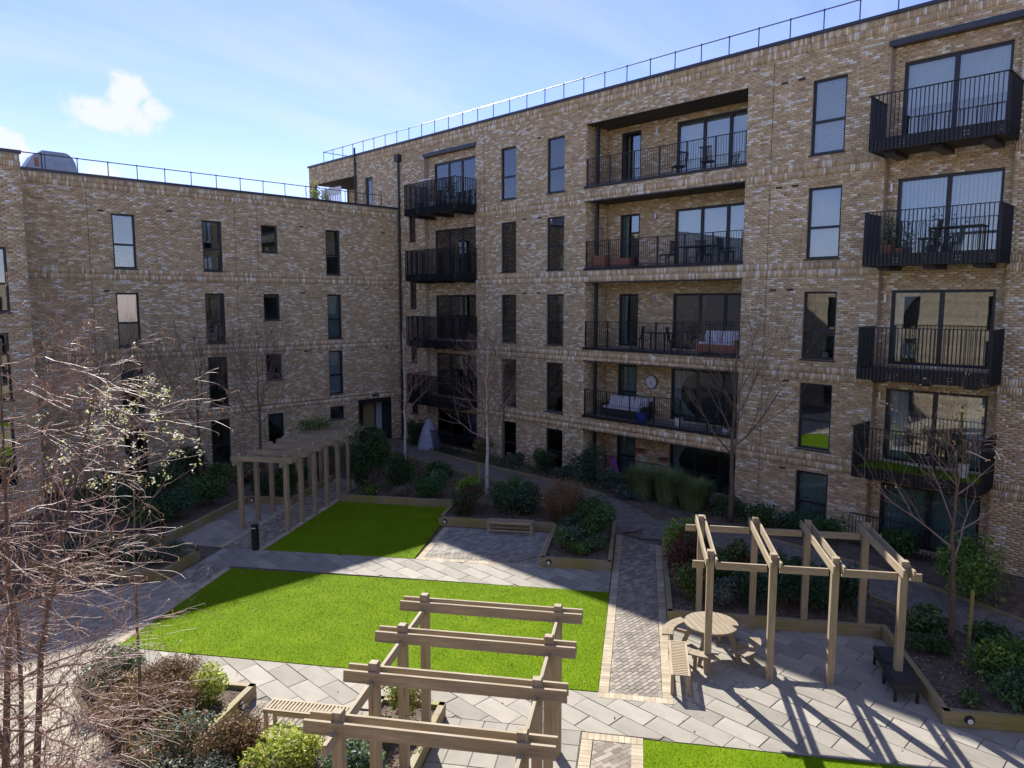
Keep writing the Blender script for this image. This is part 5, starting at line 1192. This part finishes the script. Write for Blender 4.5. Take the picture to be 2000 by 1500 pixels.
# big multi-stemmed near tree at the left edge
def near_tree():
    r2=random.Random(21); x,y=.95,8.15; root=empty('bare_tree',(x,y,0),0,'large leafless multi-stemmed tree with reddish twigs filling the left foreground','tree')
    st=MB(); tw=MB(); tips=[]
    right=Vector((math.sin(AX),-math.cos(AX),0)); f_=Vector((math.cos(AX),math.sin(AX),0))
    for i in range(7):
        a=i*.9+r2.uniform(-.2,.2); l=r2.uniform(6.3,8.3) if i<5 else 5.; n=12; q=Vector((math.cos(a)*.12,math.sin(a)*.12,-.1)); d=(right*r2.uniform(-.12,.20)+f_*r2.uniform(-.22,.22)+Vector((0,0,1))).normalized(); pts=[q.copy()]; rad=[.055 if i<3 else .04]
        for k in range(n):
            d=(d+Vector((r2.gauss(0,.06),r2.gauss(0,.06),.05))).normalized(); q=q+d*l/n; pts.append(q.copy()); rad.append(max(.004,rad[0]*(1-.9*(k+1)/n)))
        st.tube(pts,rad,8)
        for k in range(21):
            t=.44+.54*(k+r2.random())/21; j=min(n-1,int(t*n)); p=pts[j].lerp(pts[j+1],t*n-j); aa=r2.uniform(0,6.28); el=r2.uniform(.15,.75)
            dd=Vector((math.cos(aa)*math.cos(el),math.sin(aa)*math.cos(el),math.sin(el)))+right*.12
            grow(tw,r2,p,dd,r2.uniform(.8,1.35)*(1.2-.6*t),max(.007,rad[j]*.45),1,3,(0,6,5),.66,.03,.10,tips,.20,.62,5,None,.0019)
    st.build('trunk','bark',root,smooth=True); tw.build('crown','twig',root)
    mb=MB()
    for p,d in tips:
        if r2.random()<.75:   # curled dry catkins
            c=r2.choice([(.30,.16,.09),(.24,.12,.08),(.38,.24,.15)]); s=r2.uniform(.02,.05); e=p+d*s*.6+Vector((0,0,-s)); m_=p+d*s*.7; sd=Vector((r2.gauss(0,1),r2.gauss(0,1),0)).normalized()*.005
            mb.quad(tuple(p-sd),tuple(p+sd),tuple(m_+sd),tuple(m_-sd),c); mb.quad(tuple(m_-sd),tuple(m_+sd),tuple(e+sd*.6),tuple(e-sd*.6),c)
    mb.build('catkins','foliage',root)
near_tree()
# plants on the roof terrace
shrub('yellow-leaved potted shrub on the roof terrace',XR-.75,39.6,.6,.6,2.5,'yellow',700,.07,z=12.36,name='potted_shrub',cat='potted plant')
shrub('small leafy potted plant at the end of the roof terrace',XR-.5,41.3,.35,.35,1.9,('green','lime'),400,.06,z=12.36,name='potted_shrub',cat='potted plant')
